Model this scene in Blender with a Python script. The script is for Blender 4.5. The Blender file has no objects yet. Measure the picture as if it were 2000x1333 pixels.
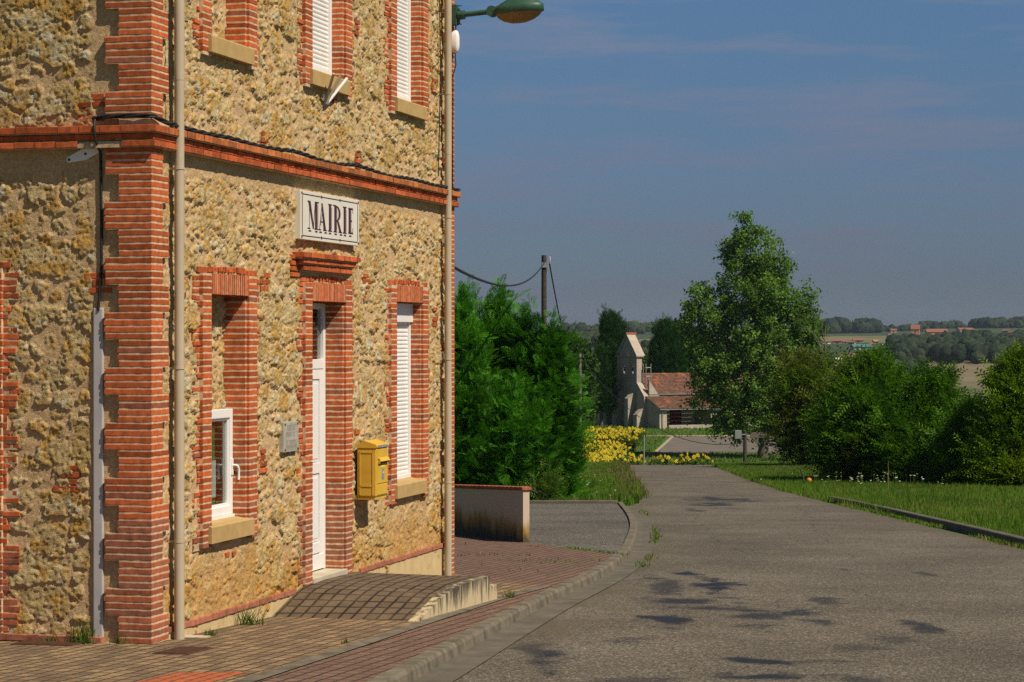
import bpy, bmesh, math, random
import numpy as np
from math import radians, sin, cos, pi, atan2, sqrt
from mathutils import Vector

SC = bpy.context.scene
COL = SC.collection
rnd = random.Random(7)

# ------------------------------------------------------------------ camera, sky, sun, exposure
EYE = 2.85
FPX, HX, HY = 4500.0, 1000.0, 660.0          # focal length in photo pixels, vanishing point of the view direction
cam_d = bpy.data.cameras.new('camera'); cam = bpy.data.objects.new('camera', cam_d); COL.objects.link(cam)
cam.location = (0, 0, EYE); cam.rotation_euler = (pi/2, 0, 0)
cam_d.sensor_width = 36.0; cam_d.lens = FPX/2000*36.0; cam_d.shift_y = -0.00325
cam_d.clip_start = 0.1; cam_d.clip_end = 30000
SC.camera = cam

TH = math.atan(1166/4500.0)
U = np.array([sin(TH), cos(TH)]); N = np.array([U[1], -U[0]])       # along the facade / out of the facade
CORNER = np.array([(296-HX)/FPX*21.43, 21.43])
ROT = atan2(U[1], U[0])
_s = np.array([N[0]-0.43*U[0], N[1]-0.43*U[1], 1.35]); SUN = _s/np.linalg.norm(_s)
SUN_EL = math.asin(SUN[2]); SUN_AZ = atan2(SUN[0], SUN[1])

w = bpy.data.worlds.new('World'); SC.world = w; w.use_nodes = True
nt = w.node_tree; nt.nodes.clear()
out = nt.nodes.new('ShaderNodeOutputWorld'); bg = nt.nodes.new('ShaderNodeBackground')
sky = nt.nodes.new('ShaderNodeTexSky'); sky.sky_type = 'NISHITA'; sky.sun_disc = False
sky.sun_elevation = SUN_EL; sky.sun_rotation = SUN_AZ
sky.altitude = 200; sky.air_density = 1.0; sky.dust_density = 0.25; sky.ozone_density = 2.2
bg.inputs['Strength'].default_value = 0.05
tcw = nt.nodes.new('ShaderNodeTexCoord')
mpw = nt.nodes.new('ShaderNodeMapping'); mpw.inputs['Scale'].default_value = (3.0, 3.0, 26.0); mpw.inputs['Rotation'].default_value = (0, radians(3), 0)
nzw = nt.nodes.new('ShaderNodeTexNoise'); nzw.inputs['Scale'].default_value = 2.1; nzw.inputs['Detail'].default_value = 6; nzw.inputs['Roughness'].default_value = 0.62
crw = nt.nodes.new('ShaderNodeValToRGB'); crw.color_ramp.elements[0].position = 0.50; crw.color_ramp.elements[1].position = 0.74
crw.color_ramp.elements[1].color = (0.70, 0.70, 0.70, 1)
mxw = nt.nodes.new('ShaderNodeMixRGB'); mxw.inputs['Color2'].default_value = (5.6, 4.6, 4.7, 1)
tint = nt.nodes.new('ShaderNodeMixRGB'); tint.blend_type = 'MULTIPLY'; tint.inputs['Fac'].default_value = 1.0
tint.inputs['Color2'].default_value = (0.76, 0.80, 0.82, 1)
L_ = nt.links.new
L_(tcw.outputs['Generated'], mpw.inputs['Vector']); L_(mpw.outputs['Vector'], nzw.inputs['Vector']); L_(nzw.outputs['Fac'], crw.inputs['Fac'])
L_(sky.outputs['Color'], tint.inputs['Color1']); L_(tint.outputs['Color'], mxw.inputs['Color1'])
sepw = nt.nodes.new('ShaderNodeSeparateXYZ'); L_(tcw.outputs['Generated'], sepw.inputs[0])
rmp = nt.nodes.new('ShaderNodeValToRGB'); e_ = rmp.color_ramp.elements; e_[0].position = 0.0; e_[0].color = (0.36, 0.42, 0.68, 1); e_[1].position = 0.6; e_[1].color = (1, 1, 1, 1)
x_ = e_.new(0.07); x_.color = (0.61, 0.71, 1.0, 1); x_ = e_.new(0.15); x_.color = (0.79, 1.01, 1.28, 1); x_ = e_.new(0.3); x_.color = (0.9, 0.96, 1.08, 1)
L_(sepw.outputs['Z'], rmp.inputs['Fac'])
mulw = nt.nodes.new('ShaderNodeMixRGB'); mulw.blend_type = 'MULTIPLY'; mulw.inputs['Fac'].default_value = 1.0
L_(mxw.outputs['Color'], mulw.inputs['Color1']); L_(rmp.outputs['Color'], mulw.inputs['Color2'])
L_(crw.outputs['Color'], mxw.inputs['Fac']); L_(mulw.outputs['Color'], bg.inputs['Color']); L_(bg.outputs['Background'], out.inputs['Surface'])

sun_d = bpy.data.lights.new('sun', 'SUN'); sun_d.energy = 5.0; sun_d.angle = radians(0.53); sun_d.color = (1.0, 0.89, 0.73)
sun = bpy.data.objects.new('sun', sun_d); COL.objects.link(sun); sun.location = (40, -30, 60)
sun.rotation_euler = Vector(SUN).to_track_quat('Z', 'Y').to_euler()
SC.view_settings.view_transform = 'Standard'; SC.view_settings.look = 'None'; SC.view_settings.gamma = 1.0
SC.view_settings.exposure = 0.12
SC.render.engine = 'CYCLES'
SC.cycles.max_bounces = 6; SC.cycles.diffuse_bounces = 3; SC.cycles.transparent_max_bounces = 8; SC.cycles.volume_bounces = 1
SC.cycles.use_denoising = False; SC.cycles.sample_clamp_indirect = 3.0

# ------------------------------------------------------------------ helpers: measuring
def ray(px, py): return np.array([(px-HX)/FPX, 1.0, -(py-HY)/FPX])
def plane(Y): return 0.857-0.04*Y                                  # the near slope falls 4 % away from the camera
def G(px, py, o=0.0):
    r = ray(px, py); t = (0.857+o-EYE)/(r[2]+0.04); return (r[0]*t, t)
def AT(px, py, Y): return (((px-HX)/FPX)*Y, Y, EYE-(py-HY)/FPX*Y)
def loc2w(s, y): p = CORNER+U*s-N*y; return (p[0], p[1])
def w2loc(X, Y): q = np.array([X, Y])-CORNER; return (q@U, -(q@N))
def gz(s, y): return plane(loc2w(s, y)[1])                          # ground height at a building-local spot

# ------------------------------------------------------------------ helpers: noise
def _h(ix, iy, seed):
    a = ix.astype(np.int64).astype(np.uint64)*np.uint64(374761393)+iy.astype(np.int64).astype(np.uint64)*np.uint64(668265263)+np.uint64(seed*974711+1013)
    a = a & np.uint64(0xffffffff); a = ((a ^ (a >> np.uint64(13)))*np.uint64(1274126177)) & np.uint64(0xffffffff)
    a = ((a ^ (a >> np.uint64(15)))*np.uint64(2246822519)) & np.uint64(0xffffffff); a = a ^ (a >> np.uint64(16))
    return (a & np.uint64(0xffffff)).astype(np.float64)/0xffffff
def vnoise(x, y, seed=0):
    x = np.asarray(x, float); y = np.asarray(y, float)
    ix = np.floor(x); iy = np.floor(y); fx = x-ix; fy = y-iy
    fx = fx*fx*(3-2*fx); fy = fy*fy*(3-2*fy)
    a = _h(ix, iy, seed); b = _h(ix+1, iy, seed); c = _h(ix, iy+1, seed); d = _h(ix+1, iy+1, seed)
    return (a*(1-fx)+b*fx)*(1-fy)+(c*(1-fx)+d*fx)*fy
def fbm(x, y, o=4, seed=0, g=0.5):
    v = 0; a = 1; t = 0
    for k in range(o):
        v = v+a*vnoise(x*2**k+k*17.3, y*2**k-k*9.1, seed+k*31); t += a; a *= g
    return v/t
def sstep(a, b, x):
    t = np.clip((x-a)/(b-a), 0, 1); return t*t*(3-2*t)
def mix(a, b, t):
    t = np.asarray(t)[..., None]; return np.asarray(a)*(1-t)+np.asarray(b)*t

# ------------------------------------------------------------------ helpers: objects
def tag(o, label=None, cat=None, group=None, kind=None):
    if label: o['label'] = label
    if cat: o['category'] = cat
    if group: o['group'] = group
    if kind: o['kind'] = kind
    return o
def empty(name, loc, label, cat, group=None, rz=0.0):
    o = bpy.data.objects.new(name, None); COL.objects.link(o); o.location = loc; o.rotation_euler = (0, 0, rz)
    o.empty_display_size = 0.2
    return tag(o, label, cat, group)
def copy_tree(o, loc, rz, label, scale=None):
    c = o.copy(); COL.objects.link(c); c.location = loc; c.rotation_euler = (0, 0, rz); c['label'] = label
    if scale: c.scale = scale
    for ch in list(o.children):
        d = ch.copy(); COL.objects.link(d); d.parent = c
        for g in ch.children:
            e = g.copy(); COL.objects.link(e); e.parent = d
    return c
def np_mesh(name, V, Fc, mat, parent=None, col=None, smooth=False, midx=None):
    V = np.asarray(V, np.float32); Fc = np.asarray(Fc, np.int32)
    me = bpy.data.meshes.new(name); n, k = Fc.shape
    me.vertices.add(len(V)); me.vertices.foreach_set('co', V.ravel())
    me.loops.add(n*k); me.loops.foreach_set('vertex_index', Fc.ravel())
    me.polygons.add(n); me.polygons.foreach_set('loop_start', np.arange(0, n*k, k, dtype=np.int32))
    me.polygons.foreach_set('loop_total', np.full(n, k, np.int32))
    for m in (mat if isinstance(mat, (list, tuple)) else [mat]): me.materials.append(m)
    if midx is not None: me.polygons.foreach_set('material_index', np.asarray(midx, np.int32))
    if smooth: me.polygons.foreach_set('use_smooth', np.ones(n, bool))
    if col is not None:
        a = me.attributes.new('Col', 'FLOAT_COLOR', 'POINT'); c = np.ones((len(V), 4), np.float32); c[:, :3] = col
        a.data.foreach_set('color', c.ravel())
    me.update(calc_edges=True); me.validate()
    o = bpy.data.objects.new(name, me); COL.objects.link(o)
    if parent: o.parent = parent
    return o

class MB:
    """collects faces, then links them as ONE mesh object"""
    def __init__(s): s.v = []; s.f = []; s.c = []; s.m = []; s.sm = []; s.cur = (0.5, 0.5, 0.5); s.mi = 0
    def add(s, vs, fs, smooth=False):
        b = len(s.v); s.v += [tuple(p) for p in vs]; s.c += [s.cur]*len(vs)
        for f in fs: s.f.append([b+i for i in f]); s.m.append(s.mi); s.sm.append(smooth)
    def box(s, x0, x1, y0, y1, z0, z1):
        s.add([(x0,y0,z0),(x1,y0,z0),(x1,y1,z0),(x0,y1,z0),(x0,y0,z1),(x1,y0,z1),(x1,y1,z1),(x0,y1,z1)],
              [(0,3,2,1),(4,5,6,7),(0,1,5,4),(1,2,6,5),(2,3,7,6),(3,0,4,7)])
    def bbox(s, x0, x1, y0, y1, z0, z1, b=0.01):
        """box with chamfered edges"""
        bm = bmesh.new(); bmesh.ops.create_cube(bm, size=1)
        for v in bm.verts: v.co = ((x0+x1)/2+v.co.x*(x1-x0), (y0+y1)/2+v.co.y*(y1-y0), (z0+z1)/2+v.co.z*(z1-z0))
        bmesh.ops.bevel(bm, geom=bm.edges[:], offset=b, segments=2, affect='EDGES', profile=0.6)
        bm.verts.index_update(); s.add([v.co[:] for v in bm.verts], [[v.index for v in f.verts] for f in bm.faces]); bm.free()
    def prism(s, poly, axis, a, b):
        """poly of 2-D points extruded from a to b: axis x -> (a, p, q), y -> (p, a, q), z -> (p, q, a)"""
        def P(p, t): return {'x': (t, p[0], p[1]), 'y': (p[0], t, p[1]), 'z': (p[0], p[1], t)}[axis]
        n = len(poly); vs = [P(p, a) for p in poly]+[P(p, b) for p in poly]
        ar = sum(poly[i][0]*poly[(i+1) % n][1]-poly[(i+1) % n][0]*poly[i][1] for i in range(n))
        fs = [list(range(n))[::-1], list(range(n, 2*n))]+[[i, (i+1) % n, n+(i+1) % n, n+i] for i in range(n)]
        if (ar < 0) != (axis == 'y'): fs = [f[::-1] for f in fs]
        s.add(vs, fs)
    def tube(s, pts, r, n=10, caps=True):
        pts = [Vector(p) for p in pts]; k = len(pts); rr = r if isinstance(r, (list, tuple)) else [r]*k
        t0 = (pts[1]-pts[0]).normalized(); ref = Vector((0,0,1)) if abs(t0.z) < 0.9 else Vector((1,0,0))
        vs = []; side = t0.cross(ref).normalized()
        for i in range(k):
            t = (pts[min(i+1, k-1)]-pts[max(i-1, 0)]).normalized()
            side = (side-t*side.dot(t)).normalized(); up = side.cross(t)
            for j in range(n):
                a = 2*pi*j/n; vs.append(pts[i]+(side*cos(a)+up*sin(a))*rr[i])
        fs = [(i*n+j, i*n+(j+1) % n, (i+1)*n+(j+1) % n, (i+1)*n+j) for i in range(k-1) for j in range(n)]
        fs = [f[::-1] for f in fs]
        b = len(s.v); s.add(vs, fs, True)
        if caps: s.add([vs[j] for j in range(n)], [list(range(n))]); s.add([vs[(k-1)*n+j] for j in range(n)], [list(range(n))[::-1]])
    def ring(s, rows, smooth=True, closed=True):
        n = len(rows[0]); vs = [p for r in rows for p in r]
        fs = [(i*n+j, i*n+(j+1) % n, (i+1)*n+(j+1) % n, (i+1)*n+j) for i in range(len(rows)-1) for j in range(n if closed else n-1)]
        s.add(vs, fs, smooth)
    def brick(s, pts, z0, z1, depth=0.03, jit=0.0013, zj=0.0022, swap=False):
        """a brick face following a plan path (outside on the right of travel), with worn wavy edges"""
        P = []
        for i in range(len(pts)-1):
            a = np.array(pts[i]); b = np.array(pts[i+1]); L = np.linalg.norm(b-a); k = max(1, int(L/0.07+0.5)); t = (b-a)/max(L, 1e-9); nn = np.array([t[1], -t[0]])
            for j in range(k): P.append((a+(b-a)*j/k, nn))
        P.append((np.array(pts[-1]), nn))
        # average the normals at corners
        m = len(P); Q = []
        for i in range(m):
            n0 = P[max(i-1, 0)][1]; n1 = P[i][1]; nn = (n0+n1); q = np.linalg.norm(nn); nn = nn/q if q > 1e-6 else n1
            Q.append((P[i][0], nn, 1.0/max(0.5, q/2)))
        vs = []
        for (p, nn, sc) in Q:
            o = rnd.uniform(-jit, jit); a = z0+rnd.uniform(-zj, zj); b = z1+rnd.uniform(-zj, zj)
            f = p+nn*o; g = p-nn*depth*sc; e = p+nn*(o-0.003)
            vs += [(g[0], g[1], a), (e[0], e[1], a), (f[0], f[1], a+0.003), (f[0], f[1], b-0.003), (e[0], e[1], b), (g[0], g[1], b)]
        fs = []
        for i in range(m-1):
            for j in range(5): fs.append((i*6+j, (i+1)*6+j, (i+1)*6+j+1, i*6+j+1))
        if swap: vs = [(y, x, z) for x, y, z in vs]; fs = [f[::-1] for f in fs]
        s.add(vs, fs)
    def build(s, name, mat, parent=None):
        me = bpy.data.meshes.new(name); me.from_pydata(s.v, [], s.f)
        for m in (mat if isinstance(mat, (list, tuple)) else [mat]): me.materials.append(m)
        me.polygons.foreach_set('material_index', s.m); me.polygons.foreach_set('use_smooth', s.sm)
        a = me.attributes.new('Col', 'FLOAT_COLOR', 'POINT'); c = np.ones((len(s.v), 4), np.float32)
        if s.v: c[:, :3] = np.array(s.c, np.float32)
        a.data.foreach_set('color', c.ravel()); me.update()
        o = bpy.data.objects.new(name, me); COL.objects.link(o)
        if parent: o.parent = parent
        return o

# ------------------------------------------------------------------ materials
def mat_new(name):
    m = bpy.data.materials.new(name); m.use_nodes = True; t = m.node_tree
    return m, t, t.nodes['Principled BSDF']
def nd(t, typ, **kw):
    n = t.nodes.new(typ)
    for k, v in kw.items():
        if k in n.inputs: n.inputs[k].default_value = v
        else: setattr(n, k, v)
    return n
def noisy(name, c1, c2=None, scale=4.0, rough=0.85, bump=0.0, bscale=60.0, spec=0.3, attr=False, amp=0.35, detail=5, bdist=0.01, metal=0.0):
    """object-space noise between two colours (or over the mesh's own colour attribute) with a bump"""
    m, t, b = mat_new(name); b.inputs['Roughness'].default_value = rough; b.inputs['Specular IOR Level'].default_value = spec; b.inputs['Metallic'].default_value = metal
    tc = nd(t, 'ShaderNodeTexCoord'); n1 = nd(t, 'ShaderNodeTexNoise', Scale=scale, Detail=detail, Roughness=0.6)
    t.links.new(tc.outputs['Object'], n1.inputs['Vector'])
    if attr:
        at = nd(t, 'ShaderNodeVertexColor'); at.layer_name = 'Col'
        mr = nd(t, 'ShaderNodeMapRange'); mr.inputs['From Min'].default_value = 0.25; mr.inputs['From Max'].default_value = 0.75
        mr.inputs['To Min'].default_value = 1-amp; mr.inputs['To Max'].default_value = 1+amp
        t.links.new(n1.outputs['Fac'], mr.inputs['Value'])
        mm = nd(t, 'ShaderNodeVectorMath', operation='SCALE'); t.links.new(at.outputs['Color'], mm.inputs[0]); t.links.new(mr.outputs['Result'], mm.inputs['Scale'])
        t.links.new(mm.outputs['Vector'], b.inputs['Base Color'])
    else:
        cr = nd(t, 'ShaderNodeValToRGB'); cr.color_ramp.elements[0].position = 0.3; cr.color_ramp.elements[1].position = 0.7
        cr.color_ramp.elements[0].color = (*c1, 1); cr.color_ramp.elements[1].color = (*(c2 or c1), 1)
        t.links.new(n1.outputs['Fac'], cr.inputs['Fac']); t.links.new(cr.outputs['Color'], b.inputs['Base Color'])
    if bump:
        n2 = nd(t, 'ShaderNodeTexNoise', Scale=bscale, Detail=4.0, Roughness=0.65); t.links.new(tc.outputs['Object'], n2.inputs['Vector'])
        bp = nd(t, 'ShaderNodeBump', Strength=bump, Distance=bdist); t.links.new(n2.outputs['Fac'], bp.inputs['Height']); t.links.new(bp.outputs['Normal'], b.inputs['Normal'])
    return m
def foliage(name, trans=0.3, rough=0.5):
    m, t, b = mat_new(name); b.inputs['Roughness'].default_value = rough; b.inputs['Specular IOR Level'].default_value = 0.06
    at = nd(t, 'ShaderNodeVertexColor'); at.layer_name = 'Col'; t.links.new(at.outputs['Color'], b.inputs['Base Color'])
    tr = nd(t, 'ShaderNodeBsdfTranslucent'); gm = nd(t, 'ShaderNodeMixRGB', blend_type='MULTIPLY'); gm.inputs['Fac'].default_value = 1; gm.inputs['Color2'].default_value = (1.5, 1.6, 0.6, 1)
    t.links.new(at.outputs['Color'], gm.inputs['Color1']); t.links.new(gm.outputs['Color'], tr.inputs['Color'])
    mx = nd(t, 'ShaderNodeMixShader'); mx.inputs['Fac'].default_value = trans; o = t.nodes['Material Output']
    t.links.new(b.outputs[0], mx.inputs[1]); t.links.new(tr.outputs[0], mx.inputs[2]); t.links.new(mx.outputs[0], o.inputs['Surface'])
    return m
def pavers(name, c1, c2, joint, bw, bh, ms=0.012, dirt=(0.2,0.17,0.12), dirt_amt=0.5, offset=0.5):
    m, t, b = mat_new(name); b.inputs['Roughness'].default_value = 0.85; b.inputs['Specular IOR Level'].default_value = 0.25
    tc = nd(t, 'ShaderNodeTexCoord'); nz = nd(t, 'ShaderNodeTexNoise', Scale=3.0, Detail=3.0)
    sc = nd(t, 'ShaderNodeVectorMath', operation='SCALE'); sc.inputs['Scale'].default_value = 0.03
    ad = nd(t, 'ShaderNodeVectorMath', operation='ADD')
    t.links.new(tc.outputs['Object'], nz.inputs['Vector']); t.links.new(nz.outputs['Color'], sc.inputs[0]); t.links.new(sc.outputs['Vector'], ad.inputs[0]); t.links.new(tc.outputs['Object'], ad.inputs[1])
    br = nd(t, 'ShaderNodeTexBrick', offset=offset); br.inputs['Scale'].default_value = 1.0
    br.inputs['Color1'].default_value = (*c1, 1); br.inputs['Color2'].default_value = (*c2, 1); br.inputs['Mortar'].default_value = (*joint, 1)
    br.inputs['Mortar Size'].default_value = ms; br.inputs['Mortar Smooth'].default_value = 0.3; br.inputs['Brick Width'].default_value = bw; br.inputs['Row Height'].default_value = bh
    t.links.new(ad.outputs['Vector'], br.inputs['Vector'])
    n2 = nd(t, 'ShaderNodeTexNoise', Scale=2.3, Detail=9.0, Roughness=0.7); t.links.new(tc.outputs['Object'], n2.inputs['Vector'])
    cr = nd(t, 'ShaderNodeValToRGB'); cr.color_ramp.elements[0].position = 0.45; cr.color_ramp.elements[1].position = 0.68
    cr.color_ramp.elements[1].color = (dirt_amt,)*3+(1,); t.links.new(n2.outputs['Fac'], cr.inputs['Fac'])
    mx = nd(t, 'ShaderNodeMixRGB'); mx.inputs['Color2'].default_value = (*dirt, 1); t.links.new(cr.outputs['Color'], mx.inputs['Fac']); t.links.new(br.outputs['Color'], mx.inputs['Color1'])
    n3 = nd(t, 'ShaderNodeTexNoise', Scale=45.0, Detail=4.0); t.links.new(tc.outputs['Object'], n3.inputs['Vector'])
    mr = nd(t, 'ShaderNodeMapRange'); mr.inputs['To Min'].default_value = 0.6; mr.inputs['To Max'].default_value = 1.4; t.links.new(n3.outputs['Fac'], mr.inputs['Value'])
    mm = nd(t, 'ShaderNodeVectorMath', operation='SCALE'); t.links.new(mx.outputs['Color'], mm.inputs[0]); t.links.new(mr.outputs['Result'], mm.inputs['Scale']); t.links.new(mm.outputs['Vector'], b.inputs['Base Color'])
    inv = nd(t, 'ShaderNodeMath', operation='MULTIPLY_ADD'); inv.inputs[1].default_value = -1.0; inv.inputs[2].default_value = 1.0; t.links.new(br.outputs['Fac'], inv.inputs[0])
    a2 = nd(t, 'ShaderNodeMath', operation='MULTIPLY_ADD'); a2.inputs[1].default_value = 0.35; t.links.new(n3.outputs['Fac'], a2.inputs[0]); t.links.new(inv.outputs[0], a2.inputs[2])
    bp = nd(t, 'ShaderNodeBump', Strength=0.8, Distance=0.012); t.links.new(a2.outputs[0], bp.inputs['Height']); t.links.new(bp.outputs['Normal'], b.inputs['Normal'])
    return m
def asphalt(name, base, speck, dark, tar=True):
    m, t, b = mat_new(name); b.inputs['Specular IOR Level'].default_value = 0.16
    tc = nd(t, 'ShaderNodeTexCoord')
    v = nd(t, 'ShaderNodeTexVoronoi', Scale=55.0); t.links.new(tc.outputs['Object'], v.inputs['Vector'])
    wn = nd(t, 'ShaderNodeTexWhiteNoise'); t.links.new(v.outputs['Position'], wn.inputs['Vector'])
    cr = nd(t, 'ShaderNodeValToRGB'); e = cr.color_ramp.elements; e[0].position = 0.0; e[0].color = (*dark, 1); e[1].position = 1.0; e[1].color = (*speck, 1)
    x = e.new(0.35); x.color = (*base, 1); x = e.new(0.8); x.color = (*[c*1.15 for c in base], 1)
    t.links.new(wn.outputs['Value'], cr.inputs['Fac'])
    n2 = nd(t, 'ShaderNodeTexNoise', Scale=0.35, Detail=7.0, Roughness=0.6); t.links.new(tc.outputs['Object'], n2.inputs['Vector'])
    mr = nd(t, 'ShaderNodeMapRange'); mr.inputs['From Min'].default_value = 0.3; mr.inputs['From Max'].default_value = 0.7; mr.inputs['To Min'].default_value = 0.74; mr.inputs['To Max'].default_value = 1.24; t.links.new(n2.outputs['Fac'], mr.inputs['Value'])
    mm = nd(t, 'ShaderNodeVectorMath', operation='SCALE'); t.links.new(cr.outputs['Color'], mm.inputs[0]); t.links.new(mr.outputs['Result'], mm.inputs['Scale'])
    bp = nd(t, 'ShaderNodeBump', Strength=0.7, Distance=0.008); t.links.new(v.outputs['Distance'], bp.inputs['Height']); bp.invert = True; t.links.new(bp.outputs['Normal'], b.inputs['Normal'])
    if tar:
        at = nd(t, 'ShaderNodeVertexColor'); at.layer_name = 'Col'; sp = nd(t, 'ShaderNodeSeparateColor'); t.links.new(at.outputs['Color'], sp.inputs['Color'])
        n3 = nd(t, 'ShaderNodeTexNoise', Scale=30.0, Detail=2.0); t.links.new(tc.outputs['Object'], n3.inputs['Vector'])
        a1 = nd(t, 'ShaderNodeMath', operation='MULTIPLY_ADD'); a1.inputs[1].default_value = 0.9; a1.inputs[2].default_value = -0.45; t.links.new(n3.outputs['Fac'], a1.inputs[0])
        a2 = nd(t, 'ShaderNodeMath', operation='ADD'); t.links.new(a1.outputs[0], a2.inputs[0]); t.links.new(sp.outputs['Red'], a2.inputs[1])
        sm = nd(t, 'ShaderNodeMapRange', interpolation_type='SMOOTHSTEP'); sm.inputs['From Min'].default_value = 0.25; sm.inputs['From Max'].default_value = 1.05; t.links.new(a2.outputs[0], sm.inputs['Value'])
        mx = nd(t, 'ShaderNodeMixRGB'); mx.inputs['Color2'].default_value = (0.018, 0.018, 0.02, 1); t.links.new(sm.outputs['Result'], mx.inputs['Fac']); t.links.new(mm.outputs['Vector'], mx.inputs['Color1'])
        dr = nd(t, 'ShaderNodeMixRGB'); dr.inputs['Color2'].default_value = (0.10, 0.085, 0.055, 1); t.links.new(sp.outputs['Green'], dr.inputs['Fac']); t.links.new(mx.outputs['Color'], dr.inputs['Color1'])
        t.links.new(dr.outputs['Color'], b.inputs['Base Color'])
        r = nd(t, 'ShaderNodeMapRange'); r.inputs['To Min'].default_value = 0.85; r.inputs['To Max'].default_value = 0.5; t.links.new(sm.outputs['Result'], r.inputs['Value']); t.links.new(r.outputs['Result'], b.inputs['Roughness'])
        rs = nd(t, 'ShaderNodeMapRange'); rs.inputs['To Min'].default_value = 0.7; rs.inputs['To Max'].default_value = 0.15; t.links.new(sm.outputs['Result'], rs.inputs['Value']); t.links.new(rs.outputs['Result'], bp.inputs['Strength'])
    else:
        b.inputs['Roughness'].default_value = 0.85; t.links.new(mm.outputs['Vector'], b.inputs['Base Color'])
    return m

M = {}
M['masonry'] = noisy('masonry', None, attr=True, scale=34.0, amp=0.30, rough=0.95, bump=0.9, bscale=75.0, spec=0.1, bdist=0.012)
M['brick'] = noisy('brick', None, attr=True, scale=16.0, amp=0.38, rough=0.9, bump=0.5, bscale=110.0, spec=0.15, bdist=0.004)
M['plain_stone'] = noisy('plain_stone', (0.32,0.24,0.13), (0.46,0.35,0.21), scale=6.0, bump=0.8, bscale=12.0, bdist=0.03)
M['sill'] = noisy('sill_stone', (0.38,0.25,0.095), (0.47,0.32,0.135), scale=7.0, bump=0.25, bscale=70.0, bdist=0.004)
M['render'] = noisy('plinth_render', (0.47,0.34,0.16), (0.60,0.46,0.25), scale=3.5, bump=0.3, bscale=60.0, bdist=0.006)
M['white'] = noisy('white_pvc', (0.74,0.73,0.71), (0.80,0.79,0.77), scale=2.0, rough=0.35, spec=0.4)
M['pipe'] = noisy('pipe_pvc', (0.40,0.335,0.235), (0.48,0.405,0.29), scale=2.0, rough=0.5, spec=0.35)
M['duct'] = noisy('duct_pvc', (0.40,0.38,0.38), (0.50,0.48,0.47), scale=3.0, rough=0.5)
M['black'] = noisy('black_cable', (0.012,0.012,0.013), (0.03,0.028,0.027), scale=20.0, rough=0.55)
M['sign'] = noisy('sign_enamel', (0.64,0.60,0.50), (0.74,0.70,0.61), scale=1.6, rough=0.35, spec=0.4)
M['ink'] = noisy('sign_ink', (0.055,0.016,0.028), (0.075,0.022,0.036), scale=8.0, rough=0.5)
M['plaque'] = noisy('plaque_stone', (0.33,0.31,0.25), (0.44,0.41,0.34), scale=9.0, rough=0.45, spec=0.4)
M['plaque_ink'] = noisy('plaque_ink', (0.19,0.16,0.145), (0.27,0.24,0.21), scale=9.0, rough=0.6)
M['yellow'] = noisy('yellow_paint', (0.56,0.335,0.03), (0.66,0.41,0.05), scale=4.0, rough=0.5, spec=0.4)
M['lamp_green'] = noisy('lamp_green_paint', (0.02,0.07,0.045), (0.035,0.10,0.065), scale=6.0, rough=0.45, spec=0.45)
M['amber'] = noisy('amber_bowl', (0.19,0.115,0.042), (0.24,0.15,0.06), scale=6.0, rough=0.35)
M['steel'] = noisy('galvanised_steel', (0.33,0.34,0.35), (0.45,0.46,0.47), scale=9.0, rough=0.45, spec=0.5, metal=0.6)
M['rust'] = noisy('rusty_iron', (0.075,0.035,0.022), (0.13,0.06,0.035), scale=20.0, rough=0.85, bump=0.3)
M['concrete'] = noisy('kerb_concrete', (0.070,0.060,0.040), (0.20,0.172,0.125), scale=4.5, bump=0.5, bscale=60.0, bdist=0.006)
M['gutter'] = noisy('gutter_concrete', (0.085,0.076,0.057), (0.145,0.128,0.098), scale=2.0, bump=0.3, bscale=60.0, bdist=0.005)
M['step'] = noisy('step_stone', (0.40,0.345,0.25), (0.52,0.46,0.35), scale=4.0, bump=0.3, bscale=40.0, bdist=0.006)
M['wood'] = noisy('pole_wood', (0.032,0.026,0.020), (0.075,0.062,0.046), scale=9.0, bump=0.4, bscale=25.0)
M['bark'] = noisy('bark', (0.07,0.055,0.038), (0.16,0.13,0.095), scale=6.0, bump=0.6, bscale=14.0, bdist=0.03)
M['tile'] = noisy('roof_tile', None, attr=True, scale=2.2, amp=0.4, rough=0.9, bump=0.5, bscale=8.0, bdist=0.05)
M['church'] = noisy('church_stone', (0.33,0.27,0.19), (0.46,0.39,0.29), scale=1.6, bump=0.6, bscale=5.0, bdist=0.06)
M['church_grey'] = noisy('church_grey', (0.33,0.28,0.23), (0.46,0.395,0.325), scale=1.2, bump=0.4, bscale=4.0, bdist=0.05)
M['door_red'] = noisy('church_door', (0.09,0.018,0.012), (0.12,0.025,0.018), scale=4.0)
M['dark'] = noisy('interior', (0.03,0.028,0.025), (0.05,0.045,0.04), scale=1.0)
M['leaf'] = foliage('leaves')
M['conifer'] = foliage('conifer_sprays', trans=0.20, rough=0.6)
M['grass'] = foliage('grass_blades', trans=0.3, rough=0.6)
M['petal'] = foliage('flower_heads', trans=0.25, rough=0.6)
M['verge'] = noisy('verge_soil', (0.035,0.082,0.010), (0.075,0.125,0.018), scale=0.6, bump=0.5, bscale=9.0, bdist=0.05)
M['terrain'] = noisy('terrain', None, attr=True, scale=0.02, amp=0.35, rough=1.0, detail=9)
M['hill_leaf'] = noisy('hill_foliage', None, attr=True, scale=0.25, amp=0.6, rough=1.0, bump=1.0, bscale=0.5, bdist=1.2, spec=0.05)
M['house'] = noisy('house_walls', None, attr=True, scale=0.4, amp=0.12, rough=0.9)
M['tan_pavers'] = pavers('tan_pavers', (0.325,0.218,0.112), (0.165,0.108,0.064), (0.036,0.027,0.018), 0.22, 0.14, ms=0.014, dirt=(0.105,0.08,0.052), dirt_amt=0.85, offset=0.0)
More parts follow.
